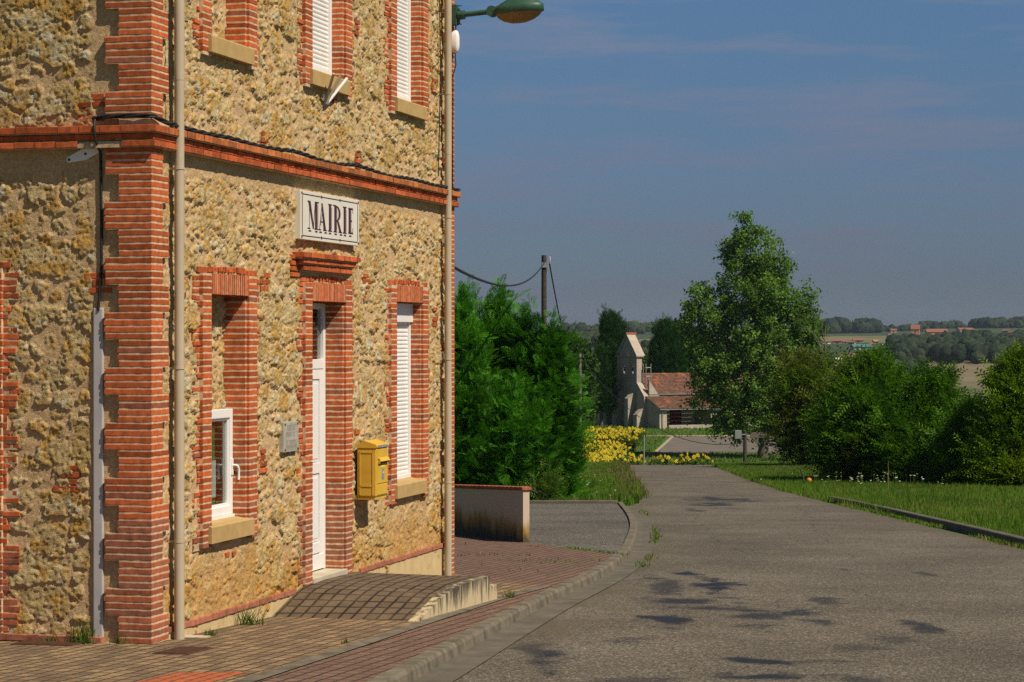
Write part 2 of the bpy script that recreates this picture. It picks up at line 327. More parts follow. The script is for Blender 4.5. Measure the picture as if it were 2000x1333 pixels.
M['pink_pavers'] = pavers('pink_pavers', (0.205,0.125,0.088), (0.15,0.09,0.064), (0.038,0.026,0.02), 0.22, 0.14, ms=0.015, dirt=(0.12,0.075,0.048), dirt_amt=0.7, offset=0.0)
M['grey_pavers'] = pavers('grey_pavers', (0.135,0.095,0.06), (0.10,0.068,0.043), (0.020,0.015,0.010), 0.21, 0.145, ms=0.017, dirt=(0.27,0.20,0.12), dirt_amt=0.30, offset=0.0)
M['orange_pavers'] = pavers('orange_pavers', (0.46,0.12,0.04), (0.40,0.10,0.035), (0.10,0.06,0.04), 0.22, 0.11, dirt_amt=0.1)
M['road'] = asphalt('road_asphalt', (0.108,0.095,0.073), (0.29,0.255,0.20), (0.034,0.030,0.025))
M['lot'] = asphalt('lot_asphalt', (0.088,0.081,0.069), (0.34,0.315,0.27), (0.024,0.022,0.020), tar=False)
M['car_park'] = noisy('car_park', (0.11,0.096,0.077), (0.165,0.145,0.118), scale=0.6, detail=8)
M['path'] = noisy('path_gravel', (0.30,0.235,0.165), (0.40,0.32,0.235), scale=0.8)
# glass: a clear pane with a mirror reflection that grows at grazing angles
gm, gt, gb = mat_new('window_glass')
tr = nd(gt, 'ShaderNodeBsdfTransparent'); tr.inputs['Color'].default_value = (0.85, 0.9, 0.88, 1); gl = nd(gt, 'ShaderNodeBsdfGlossy', Roughness=0.02)
ge = nd(gt, 'ShaderNodeNewGeometry'); dp = nd(gt, 'ShaderNodeVectorMath', operation='DOT_PRODUCT'); gt.links.new(ge.outputs['Normal'], dp.inputs[0]); gt.links.new(ge.outputs['Incoming'], dp.inputs[1])
ab_ = nd(gt, 'ShaderNodeMath', operation='ABSOLUTE'); gt.links.new(dp.outputs['Value'], ab_.inputs[0]); om = nd(gt, 'ShaderNodeMath', operation='SUBTRACT'); om.inputs[0].default_value = 1.0; gt.links.new(ab_.outputs[0], om.inputs[1])
pw = nd(gt, 'ShaderNodeMath', operation='POWER'); pw.inputs[1].default_value = 4.0; gt.links.new(om.outputs[0], pw.inputs[0]); fr = nd(gt, 'ShaderNodeMath', operation='MULTIPLY_ADD'); fr.inputs[1].default_value = 0.9; fr.inputs[2].default_value = 0.06; gt.links.new(pw.outputs[0], fr.inputs[0])
mg = nd(gt, 'ShaderNodeMixShader'); gt.links.new(fr.outputs[0], mg.inputs[0]); gt.links.new(tr.outputs[0], mg.inputs[1]); gt.links.new(gl.outputs[0], mg.inputs[2]); gt.links.new(mg.outputs[0], gt.nodes['Material Output'].inputs['Surface'])
M['glass'] = gm
# low wall: render with algae rising from its foot
am, at_, ab = mat_new('algae_render'); ab.inputs['Roughness'].default_value = 0.9
tc = nd(at_, 'ShaderNodeTexCoord'); sx = nd(at_, 'ShaderNodeSeparateXYZ'); at_.links.new(tc.outputs['Object'], sx.inputs[0])
nz = nd(at_, 'ShaderNodeTexNoise', Scale=3.2, Detail=7.0, Roughness=0.65); mp = nd(at_, 'ShaderNodeMapping'); mp.inputs['Scale'].default_value = (1.6, 1.6, 0.55); at_.links.new(tc.outputs['Object'], mp.inputs[0]); at_.links.new(mp.outputs[0], nz.inputs['Vector'])
ma = nd(at_, 'ShaderNodeMath', operation='MULTIPLY_ADD'); ma.inputs[1].default_value = -1.35; ma.inputs[2].default_value = 0.33; at_.links.new(sx.outputs['Z'], ma.inputs[0])
mb2 = nd(at_, 'ShaderNodeMath', operation='ADD'); at_.links.new(ma.outputs[0], mb2.inputs[0]); at_.links.new(nz.outputs['Fac'], mb2.inputs[1])
cr = nd(at_, 'ShaderNodeValToRGB'); e = cr.color_ramp.elements; e[0].position = 0.2; e[0].color = (0.56,0.44,0.335,1); e[1].position = 0.80; e[1].color = (0.07,0.06,0.035,1); x = e.new(0.36); x.color = (0.47,0.35,0.215,1); x = e.new(0.52); x.color = (0.33,0.20,0.05,1)
at_.links.new(mb2.outputs[0], cr.inputs['Fac']); at_.links.new(cr.outputs['Color'], ab.inputs['Base Color'])
n5 = nd(at_, 'ShaderNodeTexNoise', Scale=70.0, Detail=3.0); at_.links.new(tc.outputs['Object'], n5.inputs['Vector']); b5 = nd(at_, 'ShaderNodeBump', Strength=0.3, Distance=0.005); at_.links.new(n5.outputs['Fac'], b5.inputs['Height']); at_.links.new(b5.outputs['Normal'], ab.inputs['Normal'])
M['algae'] = am
# ramp side: pale render with black streaks
am, at_, ab = mat_new('streaked_render'); ab.inputs['Roughness'].default_value = 0.9
tc = nd(at_, 'ShaderNodeTexCoord'); mp = nd(at_, 'ShaderNodeMapping'); mp.inputs['Scale'].default_value = (9.0, 9.0, 1.6); at_.links.new(tc.outputs['Object'], mp.inputs[0])
nz = nd(at_, 'ShaderNodeTexNoise', Scale=1.3, Detail=6.0, Roughness=0.6); at_.links.new(mp.outputs[0], nz.inputs['Vector'])
sx = nd(at_, 'ShaderNodeSeparateXYZ'); at_.links.new(tc.outputs['Object'], sx.inputs[0])
ma = nd(at_, 'ShaderNodeMath', operation='MULTIPLY_ADD'); ma.inputs[1].default_value = 0.9; at_.links.new(sx.outputs['Z'], ma.inputs[0]); at_.links.new(nz.outputs['Fac'], ma.inputs[2])
cr = nd(at_, 'ShaderNodeValToRGB'); e = cr.color_ramp.elements; e[0].position = 0.40; e[0].color = (0.50,0.40,0.24,1); e[1].position = 0.60; e[1].color = (0.055,0.05,0.036,1)
at_.links.new(ma.outputs[0], cr.inputs['Fac']); at_.links.new(cr.outputs['Color'], ab.inputs['Base Color'])
M['streaked'] = am

# ------------------------------------------------------------------ ground
NEAR_Y = 138.0
_ys = np.array([-60, 138, 150, 165, 180, 210, 270, 290, 320, 400, 600, 900, 1200, 1600, 2000, 2500, 3000, 3600, 6000.])
_zs = np.array([plane(-60), plane(138), -5.9, -7.2, -8.2, -8.75, -8.75, -8.4, -8.6, -15, -22, -20.5, -11.5, -2.5, 3.5, 7.5, 10.5, 9.0, -10.])
def H(X, Y):
    X = np.asarray(X, float); Y = np.asarray(Y, float)
    z = np.interp(Y, _ys, _zs)
    far = sstep(420, 1300, Y)
    ph = X/np.maximum(Y, 1)
    z = z+far*(fbm(X/420.0, Y/520.0, 3, 5)-0.5)*16+far*sstep(0.10, 0.2, ph)*2.0-far*sstep(0.09, 0.03, ph)*3.5
    return z
def hit(px, py):
    r = ray(px, py)
    Y = np.arange(180, 5200, 2.0); d = EYE+r[2]*Y-H(r[0]*Y, Y); k = np.argmax(d < 0)
    if d[k] >= 0: k = len(Y)-1
    return (r[0]*Y[k], Y[k], float(H(r[0]*Y[k], Y[k])))

xs = np.sinh(np.linspace(-6.1, 6.1, 240))*4.2
ys = np.concatenate([np.array([-60, 0, 40, 80, 110]), np.arange(138, 182, 2.0), np.linspace(185, 330, 40), np.geomspace(340, 6000, 170)])
gx, gy = np.meshgrid(xs, ys); zz = H(gx, gy); zz = np.where(gy < 139, zz-0.25, zz)
sub = sstep(139, 150, gy); zz = np.where((gy >= 139) & (gy < 150), zz-0.2*(1-sub), zz)
V = np.stack([gx, gy, zz], -1).reshape(-1, 3)
nx, ny = len(xs), len(ys); ii = (np.arange(ny-1)[:, None]*nx+np.arange(nx-1)[None]).ravel()
Fq = np.stack([ii, ii+1, ii+nx+1, ii+nx], -1)
fx, fy = V[:, 0], V[:, 1]
field = fbm(fx/230.0+7, fy/330.0, 2, 11)
col = np.tile(np.array([0.055, 0.115, 0.016]), (len(V), 1))
brown = np.array([0.165, 0.128, 0.075]); brown2 = np.array([0.12, 0.108, 0.055]); green = np.array([0.07, 0.095, 0.03]); dgreen = np.array([0.035, 0.055, 0.02])
strip = 0.5+0.5*np.sin(fx/14.0+fy/60.0+6*vnoise(fx/60, fy/90, 3))
c_field = mix(mix(brown, brown2, strip*0.5), green, sstep(0.5, 0.62, fbm(fx/90.0, fy/160.0, 3, 8))*0.75)
col = mix(col, c_field, sstep(500, 640, fy))
col = mix(col, dgreen, sstep(1245, 1262, fy)*sstep(0.2, 0.3, field)*(1-sstep(1690, 1710, fy)))
col = mix(col, np.array([0.13, 0.125, 0.055]), sstep(1690, 1712, fy)*(1-sstep(2050, 2080, fy)))
col = mix(col, dgreen, sstep(2050, 2080, fy))
tag(np_mesh('terrain', V, Fq, M['terrain'], col=col, smooth=True), kind='structure')

def sheet(name, pts, o, mat, align=True, flat=None):
    """a flat sheet of ground following the slope; texture axes follow the facade when aligned"""
    bm = bmesh.new(); vs = []
    for X, Y in pts:
        z = flat if flat is not None else plane(Y)+o
        if align: a, b = w2loc(X, Y); vs.append(bm.verts.new((a, b, z)))
        else: vs.append(bm.verts.new((X, Y, z)))
    f = bm.faces.new(vs); f.normal_update()
    if f.normal.z < 0: f.normal_flip()
    bmesh.ops.triangulate(bm, faces=bm.faces[:])
    me = bpy.data.meshes.new(name); bm.to_mesh(me); bm.free(); me.materials.append(mat)
    ob = bpy.data.objects.new(name, me); COL.objects.link(ob)
    if align: ob.location = (CORNER[0], CORNER[1], 0); ob.rotation_euler = (0, 0, ROT)
    return tag(ob, kind='structure')
def spline(P, n=8):
    P = [np.array(p, float) for p in P]; P = [2*P[0]-P[1]]+P+[2*P[-1]-P[-2]]; out = []
    for i in range(1, len(P)-2):
        for k in range(n):
            t = k/n; a, b, c, d = P[i-1:i+3]
            out.append(0.5*((2*b)+(-a+c)*t+(2*a-5*b+4*c-d)*t*t+(-a+3*b-3*c+d)*t**3))
    out.append(P[-2]); return out
def offset_line(L, d):
    out = []
    for i in range(len(L)):
        t = L[min(i+1, len(L)-1)]-L[max(i-1, 0)]; t = t/np.linalg.norm(t); out.append(L[i]+np.array([t[1], -t[0]])*d)
    return out

RO = -0.11                                                        # the carriageway lies 11 cm under the pavement
KERB = spline([(-3.1, 4), (-1.9, 12), (-0.85, 19.1), (0.30, 26.9), (1.23, 32.5), (1.86, 37.5), (2.28, 42.8), (2.66, 49), (2.89, 55.4), (3.06, 63.4)], 10)
KIN = offset_line(KERB, -0.15); GUT = offset_line(KERB, 0.34)
# pavement zones
DIV = [(-2.85, 1.92), (0.5, 1.80), (2.6, 1.70), (6.3, 1.56), (8.7, 1.58)]       # local (s, d): grey divider between the two pavings
DIVL = [loc2w(-14, -1.95)]+[loc2w(s, -d) for s, d in DIV]
DIVR = [loc2w(-14, -2.13)]+[loc2w(s, -d-0.17) for s, d in DIV]
kin_a = [p for p in KIN if p[1] <= 36.8]
tanp = DIVL+[loc2w(9.6, -.5), loc2w(11.2, 0.3), loc2w(-14, 0.3)]
pav_t = sheet('tan_pavement', tanp, 0.0, M['tan_pavers'])
left_pts = [loc2w(-14, 0.3), loc2w(0.3, 0.3), loc2w(0.3, 12), loc2w(-14, 12)]
sheet('side_pavement', left_pts, -0.004, M['tan_pavers'])
sheet('divider', DIVL+DIVR[::-1], 0.006, M['concrete'])
DE = DIVR[-1]
pinkp = DIVR+[DIVL[-1], loc2w(9.6, -.5), loc2w(11.2, 0.3), loc2w(10.4, 0.3), loc2w(10.4, 3.6)]+[(-1.9, 46.3), (-1.09, 44.5), (0.29, 40.77), (1.80, 36.6)]+[tuple(p) for p in kin_a[::-1]]
sheet('pink_pavement', pinkp, -0.002, M['pink_pavers'])
sheet('orange_pavement', [loc2w(-6, -1.15), loc2w(-2.3, -1.2), loc2w(-2.12, -1.76), loc2w(-6, -1.82)], 0.004, M['orange_pavers'])
lot = [(1.80, 36.6), (0.29, 40.77), (-1.09, 44.5), (-7, 60.5), (-7, 63.2), (2.95, 63.2)]+[tuple(p) for p in KIN[::-1] if 36.9 < p[1] < 63]
sheet('parking_lot', lot, -0.03, M['lot'], align=False)

def extrude_line(name, L, prof, mat, zf, label=None):
    """sweeps a profile [(offset to the right, height)] along a plan line"""
    mb = MB(); rows = []
    for i in range(len(L)):
        t = L[min(i+1, len(L)-1)]-L[max(i-1, 0)]; t = t/np.linalg.norm(t); r = np.array([t[1], -t[0]])
        rows.append([(*(L[i]+r*a), plane(L[i][1])+zf(i, b)) for a, b in prof])
    mb.ring(rows, smooth=False, closed=False)
    mb.f = [f[::-1] for f in mb.f]
    o = mb.build(name, mat); return tag(o, kind='structure')
def kerb_h(i, b):
    Y = KERB[i][1]; drop = 0.0*sstep(30.0, 33.5, Y)*(1-sstep(37.5, 41, Y)); return b if b < 0 else b-drop
extrude_line('kerb', KERB, [(0.02, -0.14), (0.0, -0.02), (-0.025, 0.012), (-0.15, 0.012), (-0.16, -0.06)], M['concrete'], kerb_h)
extrude_line('gutter', KERB, [(0.0, RO+0.012), (0.12, RO+0.004), (0.35, RO+0.014)], M['gutter'], lambda i, b: b)
RK = [np.array(p) for p in [(9.34, 68.1), (9.42, 64), (9.40, 57), (9.34, 52.5), (9.29, 46.4), (9.2, 41.4), (9.15, 34), (9.2, 20), (9.3, 5)]]
extrude_line('roadside_kerb', RK[::-1], [(-0.02, -0.16), (0.0, 0.02), (0.02, 0.035), (0.15, 0.035), (0.17, -0.1)], M['gutter'], lambda i, b: b)

# carriageway: one fine sheet, its tar stains in a vertex colour
LE = [(p[0]+0.34*0.99, p[1]) for p in GUT if False] or [tuple(p) for p in offset_line(KERB, 0.33)]
LE = LE+[(3.55, 66.5), (4.1, 72), (4.75, 88), (5.6, 112), (6.75, 138), (7.2, 146), (7.9, 158), (7.6, 172)]
RE = [(9.1, -5), (9.05, 30), (9.05, 64), (9.2, 70), (9.25, 77), (9.84, 94), (11.2, 122), (11.95, 138), (12.3, 146), (12.9, 158), (13.5, 172)]
Ys = np.concatenate([np.arange(5, 17, 1.0), np.arange(17, 76, 0.10), np.arange(76, 138, 2.0), np.arange(138, 172, 2.0)])
xl = np.interp(Ys, [p[1] for p in LE], [p[0] for p in LE]); xr = np.interp(Ys, [p[1] for p in RE], [p[0] for p in RE])
xl = xl+np.where(Ys > 64, (vnoise(Ys*0.8, Ys*0, 4)-0.5)*0.25, 0); xr = xr+np.where(Ys > 66, (vnoise(Ys*0.8, Ys*0+3, 4)-0.5)*0.35, 0)
nv = 130; tt = np.linspace(0, 1, nv)
RX = xl[:, None]*(1-tt)+xr[:, None]*tt; RY = np.repeat(Ys[:, None], nv, 1)
RZ = np.where(RY < 138.01, plane(RY)+RO, H(RX, RY)+0.05+(RO-0.05)*(1-sstep(138, 150, RY)))
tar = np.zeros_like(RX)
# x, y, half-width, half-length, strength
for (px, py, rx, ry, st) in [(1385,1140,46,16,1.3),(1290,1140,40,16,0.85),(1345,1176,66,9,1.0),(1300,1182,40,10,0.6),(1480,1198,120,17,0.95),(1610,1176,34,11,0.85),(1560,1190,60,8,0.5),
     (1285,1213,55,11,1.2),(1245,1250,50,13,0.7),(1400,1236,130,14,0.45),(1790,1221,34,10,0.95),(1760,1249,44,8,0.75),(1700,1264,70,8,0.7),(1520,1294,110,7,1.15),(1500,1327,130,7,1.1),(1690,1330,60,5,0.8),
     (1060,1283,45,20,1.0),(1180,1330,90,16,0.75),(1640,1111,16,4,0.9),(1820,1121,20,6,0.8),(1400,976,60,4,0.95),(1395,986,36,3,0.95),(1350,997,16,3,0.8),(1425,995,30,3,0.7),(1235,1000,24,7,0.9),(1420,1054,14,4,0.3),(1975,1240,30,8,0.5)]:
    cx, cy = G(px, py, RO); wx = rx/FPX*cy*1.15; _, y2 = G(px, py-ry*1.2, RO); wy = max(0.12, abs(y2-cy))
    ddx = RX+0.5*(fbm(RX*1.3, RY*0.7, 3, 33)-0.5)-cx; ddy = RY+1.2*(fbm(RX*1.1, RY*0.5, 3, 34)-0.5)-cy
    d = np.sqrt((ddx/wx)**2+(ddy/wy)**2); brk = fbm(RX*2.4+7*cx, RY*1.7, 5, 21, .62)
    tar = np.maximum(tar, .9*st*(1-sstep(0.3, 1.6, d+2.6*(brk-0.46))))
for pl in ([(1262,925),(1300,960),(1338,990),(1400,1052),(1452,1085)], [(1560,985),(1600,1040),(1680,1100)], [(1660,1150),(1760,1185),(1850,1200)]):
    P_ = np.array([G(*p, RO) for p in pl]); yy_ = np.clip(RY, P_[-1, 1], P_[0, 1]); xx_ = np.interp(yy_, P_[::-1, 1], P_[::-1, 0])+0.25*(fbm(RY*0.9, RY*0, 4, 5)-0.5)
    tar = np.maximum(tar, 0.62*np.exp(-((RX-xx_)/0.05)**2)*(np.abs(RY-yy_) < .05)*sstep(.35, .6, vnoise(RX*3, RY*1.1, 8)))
edge = np.exp(-((RX-xl[:, None])/0.45)**2)*sstep(20, 24, RY)*0.75*sstep(0.35, 0.7, fbm(RX*1.5, RY*0.6, 3, 9))+0.5*np.exp(-((xr[:, None]-RX)/0.4)**2)
Vr = np.stack([RX, RY, RZ], -1).reshape(-1, 3); ii = (np.arange(len(Ys)-1)[:, None]*nv+np.arange(nv-1)[None]).ravel()
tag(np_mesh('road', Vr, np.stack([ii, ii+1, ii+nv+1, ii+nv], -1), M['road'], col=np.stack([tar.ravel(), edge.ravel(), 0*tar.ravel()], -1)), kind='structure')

# grass verges
rv = [(8.5, -5), (8.5, 30), (8.5, 64), (8.7, 70), (8.8, 77), (9.4, 94), (10.7, 122), (11.5, 138), (80, 138), (80, -5)]
sheet('verge', rv, -0.135, M['verge'], align=False)
lv = [(3.6, 62.9), (4.0, 66.5), (4.6, 72), (5.2, 88), (6.1, 112), (7.2, 138), (-60, 138), (-60, 60.5), (-7.2, 60.5), (-7.2, 62.9)]
sheet('bank', lv, -0.135, M['verge'], align=False)
wb = MB(); wb.bbox(-7.0, 2.9, 63.35, 63.6, plane(63.5)-0.2, plane(63.5)+0.05, 0.02); tag(wb.build('edging_stone', M['gutter']), kind='structure')
# beyond the brow
def strip_on(name, pts, mat, dz):
    bm = bmesh.new(); f = bm.faces.new([bm.verts.new((x, y, float(H(x, y))+dz)) for x, y in pts]); f.normal_update()
    if f.normal.z < 0: f.normal_flip()
    me = bpy.data.meshes.new(name); bm.to_mesh(me); bm.free(); me.materials.append(mat); o = bpy.data.objects.new(name, me); COL.objects.link(o); return tag(o, kind='structure')
strip_on('car_park', [(14.6, 232), (60, 232), (60, 269), (18.9, 269)], M['car_park'], 0.03)
strip_on('lane', [(9.5, 269.3), (60, 269.3), (60, 271.8), (9.5, 271.8)], M['path'], 0.06)
strip_on('car_park_edge', [(14.25, 232), (14.6, 232), (18.9, 268.5), (18.5, 268.5)], M['path'], 0.07)
sheet('track', [(3.0, 135.2), (6.55, 135.6), (6.5, 137.6), (2.8, 137.4)], -0.012, M['path'], align=False)
sheet('footpath', [(14.4, 134.8), (20, 137.2), (20, 137.9), (14.0, 136.4)], -0.052, M['path'], align=False)

# ------------------------------------------------------------------ grass, as blades
def blades(name, X, Y, Z, hgt, wid, cols, mat, lean=0.35, seed=1):
    r = np.random.default_rng(seed); n = len(X)
    a = r.uniform(0, 2*pi, n); dx, dy = np.cos(a)*wid, np.sin(a)*wid
    b = r.uniform(0, 2*pi, n); l = r.uniform(0, lean, n)*hgt
    P0 = np.stack([X-dx, Y-dy, Z], -1); P1 = np.stack([X+dx, Y+dy, Z], -1); P2 = np.stack([X+np.cos(b)*l, Y+np.sin(b)*l, Z+hgt], -1)
    V = np.stack([P0, P1, P2], 1).reshape(-1, 3); c = np.repeat(cols, 3, 0)
    return np_mesh(name, V, np.arange(n*3).reshape(-1, 3), mat, col=c)
r = np.random.default_rng(3)
def scatter_poly(pts, n):
    P = np.array(pts); lo, hi = P.min(0), P.max(0); out = np.zeros((0, 2))
    while len(out) < n:
        q = r.uniform(lo, hi, (n*2, 2)); ins = np.zeros(len(q), bool)
        for i in range(len(P)):
            a, b = P[i], P[(i+1) % len(P)]; c = ((a[1] > q[:, 1]) != (b[1] > q[:, 1])) & (q[:, 0] < (b[0]-a[0])*(q[:, 1]-a[1])/(b[1]-a[1]+1e-12)+a[0]); ins ^= c
        out = np.concatenate([out, q[ins]])
    return out[:n]
def grass_cols(X, Y, n, dry=0.12):
    c = mix(np.array([0.055, 0.135, 0.012]), np.array([0.125, 0.21, 0.026]), r.uniform(0, 1, n)*0.35+0.65*sstep(.25, .75, fbm(X*0.35, Y*0.12, 3, 6)))
    d = (r.uniform(0, 1, n) < dry*2*vnoise(X*0.3, Y*0.1, 9)); c[d] = np.array([0.23, 0.19, 0.075])*r.uniform(0.7, 1.2, (d.sum(), 1)); return c
q = scatter_poly([(9.4, 38), (9.3, 66), (9.15, 70), (9.25, 78), (9.85, 96), (11.9, 138), (34, 138), (21, 88), (10.8, 39)], 230000)
tag(blades('verge_grass', q[:, 0], q[:, 1], plane(q[:, 1])-0.135, r.uniform(0.09, 0.24, len(q))*(0.6+0.8*vnoise(q[:, 0]*0.6, q[:, 1]*0.3, 3)), 0.006+q[:, 1]*0.00016, grass_cols(q[:, 0], q[:, 1], len(q)), M['grass'], lean=.55, seed=5), kind='stuff')
q = scatter_poly([(-0.5, 63.7), (3.2, 63.7), (3.6, 66.5), (4.15, 72), (4.8, 88), (5.6, 112), (6.8, 138), (1.5, 138), (0.2, 90)], 70000)
hh = r.uniform(0.10, 0.28, len(q))*(0.6+0.8*vnoise(q[:, 0]*0.8, q[:, 1]*0.4, 3))
tag(blades('bank_grass', q[:, 0], q[:, 1], plane(q[:, 1])-0.135, hh, 0.014+q[:, 1]*0.0002, grass_cols(q[:, 0], q[:, 1], len(q), 0.2), M['grass'], lean=0.5, seed=6), kind='stuff')
# tall dry grass on the bank's road edge
yy = r.uniform(66, 137, 1800); xe = np.interp(yy, [p[1] for p in LE], [p[0] for p in LE])
xx = xe+r.normal(-0.35, 0.25, len(yy)); dryc = mix(np.array([0.21, 0.16, 0.07]), np.array([0.10, 0.10, 0.03]), r.uniform(0, 1, len(yy)))
tag(blades('dry_grass', xx, yy, plane(yy)-0.13, r.uniform(0.12, 0.40, len(yy)), 0.012+yy*0.00016, dryc, M['grass'], lean=0.6, seed=8), kind='stuff')
# thin growth along kerbs and joints
pts = []
for p in offset_line(KERB, 0.36)[44:86]: pts += [(p[0]+r.normal(0, 0.05), p[1]+r.uniform(-0.5, 0.5)) for _ in range(14) if vnoise(p[0]*3, p[1]*0.7, 2) > 0.55]
for p in [RK[i]+(RK[i+1]-RK[i])*t for i in range(6) for t in np.linspace(0, 1, 26)]: pts += [(p[0]-0.02-abs(r.normal(0, 0.12)), p[1]+r.uniform(-0.4, 0.4)) for _ in range(24) if vnoise(p[0], p[1]*0.35, 12) > 0.38]
pts = np.array(pts)
tag(blades('kerb_weeds', pts[:, 0], pts[:, 1], plane(pts[:, 1])+RO, r.uniform(0.03, 0.09, len(pts)), np.full(len(pts), 0.014), grass_cols(pts[:, 0], pts[:, 1], len(pts), 0.25), M['grass'], lean=0.9, seed=10), kind='stuff')
pts = scatter_poly([(-1.1, 33), (0.6, 32), (1.2, 34), (1.6, 36), (0.2, 40), (-0.8, 42)], 500); sel = vnoise(pts[:, 0]*2, pts[:, 1]*1.2, 5) > 0.62; pts = pts[sel]
pts = np.concatenate([pts, np.array([(0.95+t*0.85+r.normal(0, 0.04), 38.9-t*2.3+r.normal(0, 0.05)) for t in r.uniform(0, 1, 160)])])
tag(blades('joint_weeds', pts[:, 0], pts[:, 1], plane(pts[:, 1]), r.uniform(0.02, 0.06, len(pts)), np.full(len(pts), 0.012), grass_cols(pts[:, 0], pts[:, 1], len(pts), 0.1), M['grass'], lean=0.9, seed=11), kind='stuff')
q = scatter_poly([(-4, 150), (60, 150), (60, 231), (14, 231), (18, 268), (60, 273), (60, 300), (0, 300)], 60000)
tag(blades('meadow_grass', q[:, 0], q[:, 1], H(q[:, 0], q[:, 1]), r.uniform(0.10, 0.38, len(q)), np.full(len(q), 0.05), grass_cols(q[:, 0], q[:, 1], len(q), 0.2), M['grass'], lean=.6, seed=15), kind='stuff')
# white umbels
def umbels(name, cx, cy, sx, sy, n, zo, s):
    X = r.normal(cx, sx, n); Y = r.normal(cy, sy, n); Z = plane(Y)+zo+r.uniform(0.2, 0.55, n); V = []; Fc = []; C = []
    for i in range(n):
        b = len(V); k = s*r.uniform(0.6, 1.3)
        for j in range(6): V.append((X[i]+cos(j*pi/3)*k, Y[i]+sin(j*pi/3)*k*0.9, Z[i]+r.uniform(-0.02, 0.02)))
        Fc += [(b, b+1, b+2, b+3), (b, b+3, b+4, b+5)]; C += [(0.55, 0.55, 0.45)]*6
        b = len(V); V += [(X[i]-0.008, Y[i], plane(Y[i])+zo), (X[i]+0.008, Y[i], plane(Y[i])+zo), (X[i]+0.008, Y[i], Z[i]), (X[i]-0.008, Y[i], Z[i])]; Fc.append((b, b+1, b+2, b+3)); C += [(0.06, 0.10, 0.02)]*4
    return tag(np_mesh(name, V, Fc, M['petal'], col=np.array(C)), kind='stuff')
umbels('white_wildflowers', 13.2, 84.0, 1.5, 2.6, 80, -0.12, 0.036)
umbels('white_wildflowers', 2.3, 82.0, 0.45, 8.0, 60, -0.1, 0.034)
# sunflowers
def sunflowers():
    a = scatter_poly([(3.6, 163), (6.0, 163), (9.0, 195), (15.2, 262), (7.2, 262)], 1250); b = scatter_poly([(6.0, 160), (13.5, 158), (14.4, 161), (6, 164)], 80)
    P = np.concatenate([a, b]); n = len(P); V = []; Fc = []; C = []
    for i in range(n):
        x, y = P[i]; z = float(H(x, y)); h = r.uniform(1.0, 1.55); t = r.normal(0.25, 0.5); f = np.array([sin(t), -cos(t), 0.25]); f /= np.linalg.norm(f)
        sd = np.array([cos(t), sin(t), 0]); up = np.cross(sd, -f); c0 = np.array([x, y, z+h]); R = r.uniform(0.09, 0.16)
        ye = np.array([0.60, 0.46, 0.03])*r.uniform(0.75, 1.15)
        for (rr, cc, off) in ((R, ye, 0), (R*0.30, np.array([0.30, 0.19, 0.02]), 0.02)):
            bi = len(V)
            for j in range(8): q_ = rr*(1 if j % 2 == 0 else 0.8); V.append(tuple(c0+f*off+(sd*cos(j*pi/4)+up*sin(j*pi/4))*q_)); C.append(cc)
            Fc += [(bi, bi+1, bi+2, bi+3), (bi, bi+3, bi+4, bi+7), (bi+4, bi+5, bi+6, bi+7)]
        bi = len(V); V += [(x-0.02, y, z), (x+0.02, y, z), (x+0.02, y, z+h), (x-0.02, y, z+h)]; C += [np.array([0.07, 0.11, 0.02])]*4; Fc.append((bi, bi+1, bi+2, bi+3))
        for _ in range(9):
            aa = r.uniform(0, 2*pi); hz = z+h*r.uniform(0.35, 0.9); L = r.uniform(0.2, 0.34); d = np.array([cos(aa), sin(aa)]); o_ = np.array([-d[1], d[0]])*L*0.4; bi = len(V)
            V += [(x, y, hz), (x+d[0]*L*0.5+o_[0], y+d[1]*L*0.5+o_[1], hz+0.04), (x+d[0]*L, y+d[1]*L, hz-0.1), (x+d[0]*L*0.5-o_[0], y+d[1]*L*0.5-o_[1], hz+0.04)]
            C += [np.array([0.05, 0.095, 0.018])*r.uniform(0.7, 1.3)]*4; Fc.append((bi, bi+1, bi+2, bi+3))
    tag(np_mesh('sunflower_field', V, Fc, M['petal'], col=np.array(C)), 'patch of yellow sunflowers growing past the end of the road', kind='stuff')
sunflowers()
# ------------------------------------------------------------------ the town hall (local axes: x along the facade, y into the building, z up)
LEN, DEEP, TOP = 10.25, 8.6, 9.2
hall = empty('town_hall', (CORNER[0], CORNER[1], 0), 'two storey town hall of rubble stone with red brick corners and window surrounds', 'town hall', rz=ROT)
WIN = {'low': (1.02, 3.28), 'up': (5.88, 8.14)}
COLS = [(1.49, 2.52), (4.48, 5.65), (7.64, 8.78)]

def _cells(a, z, cw, ch, seed):
    gx_, gy_ = a/cw, z/ch; ix, iy = np.floor(gx_), np.floor(gy_)
    F1 = np.full(a.shape, 9.0); F2 = F1.copy(); I1 = np.zeros(a.shape); J1 = np.zeros(a.shape); DX = np.zeros(a.shape); DY = np.zeros(a.shape)
    for di in (-1, 0, 1):
        for dj in (-1, 0, 1):
            cx, cy = ix+di, iy+dj
            px = cx+0.5+0.8*(_h(cx, cy, seed+11)-0.5)+0.5*(_h(cy, cy, seed+14)-0.5); py = cy+0.5+0.75*(_h(cx, cy, seed+12)-0.5)
            wt = 0.72+0.56*_h(cx, cy, seed+13); ex = gx_-px; ey = gy_-py
            d = (np.abs(ex)**2.6+np.abs(ey)**2.6)**(1/2.6)/wt
            m = d < F1
            F2 = np.where(m, F1, np.minimum(F2, d)); I1 = np.where(m, cx, I1); J1 = np.where(m, cy, J1); DX = np.where(m, ex, DX); DY = np.where(m, ey, DY); F1 = np.where(m, d, F1)
    return F2-F1, _h(I1, J1, seed+21), _h(I1, J1, seed+22), _h(I1, J1, seed+23), DX, DY
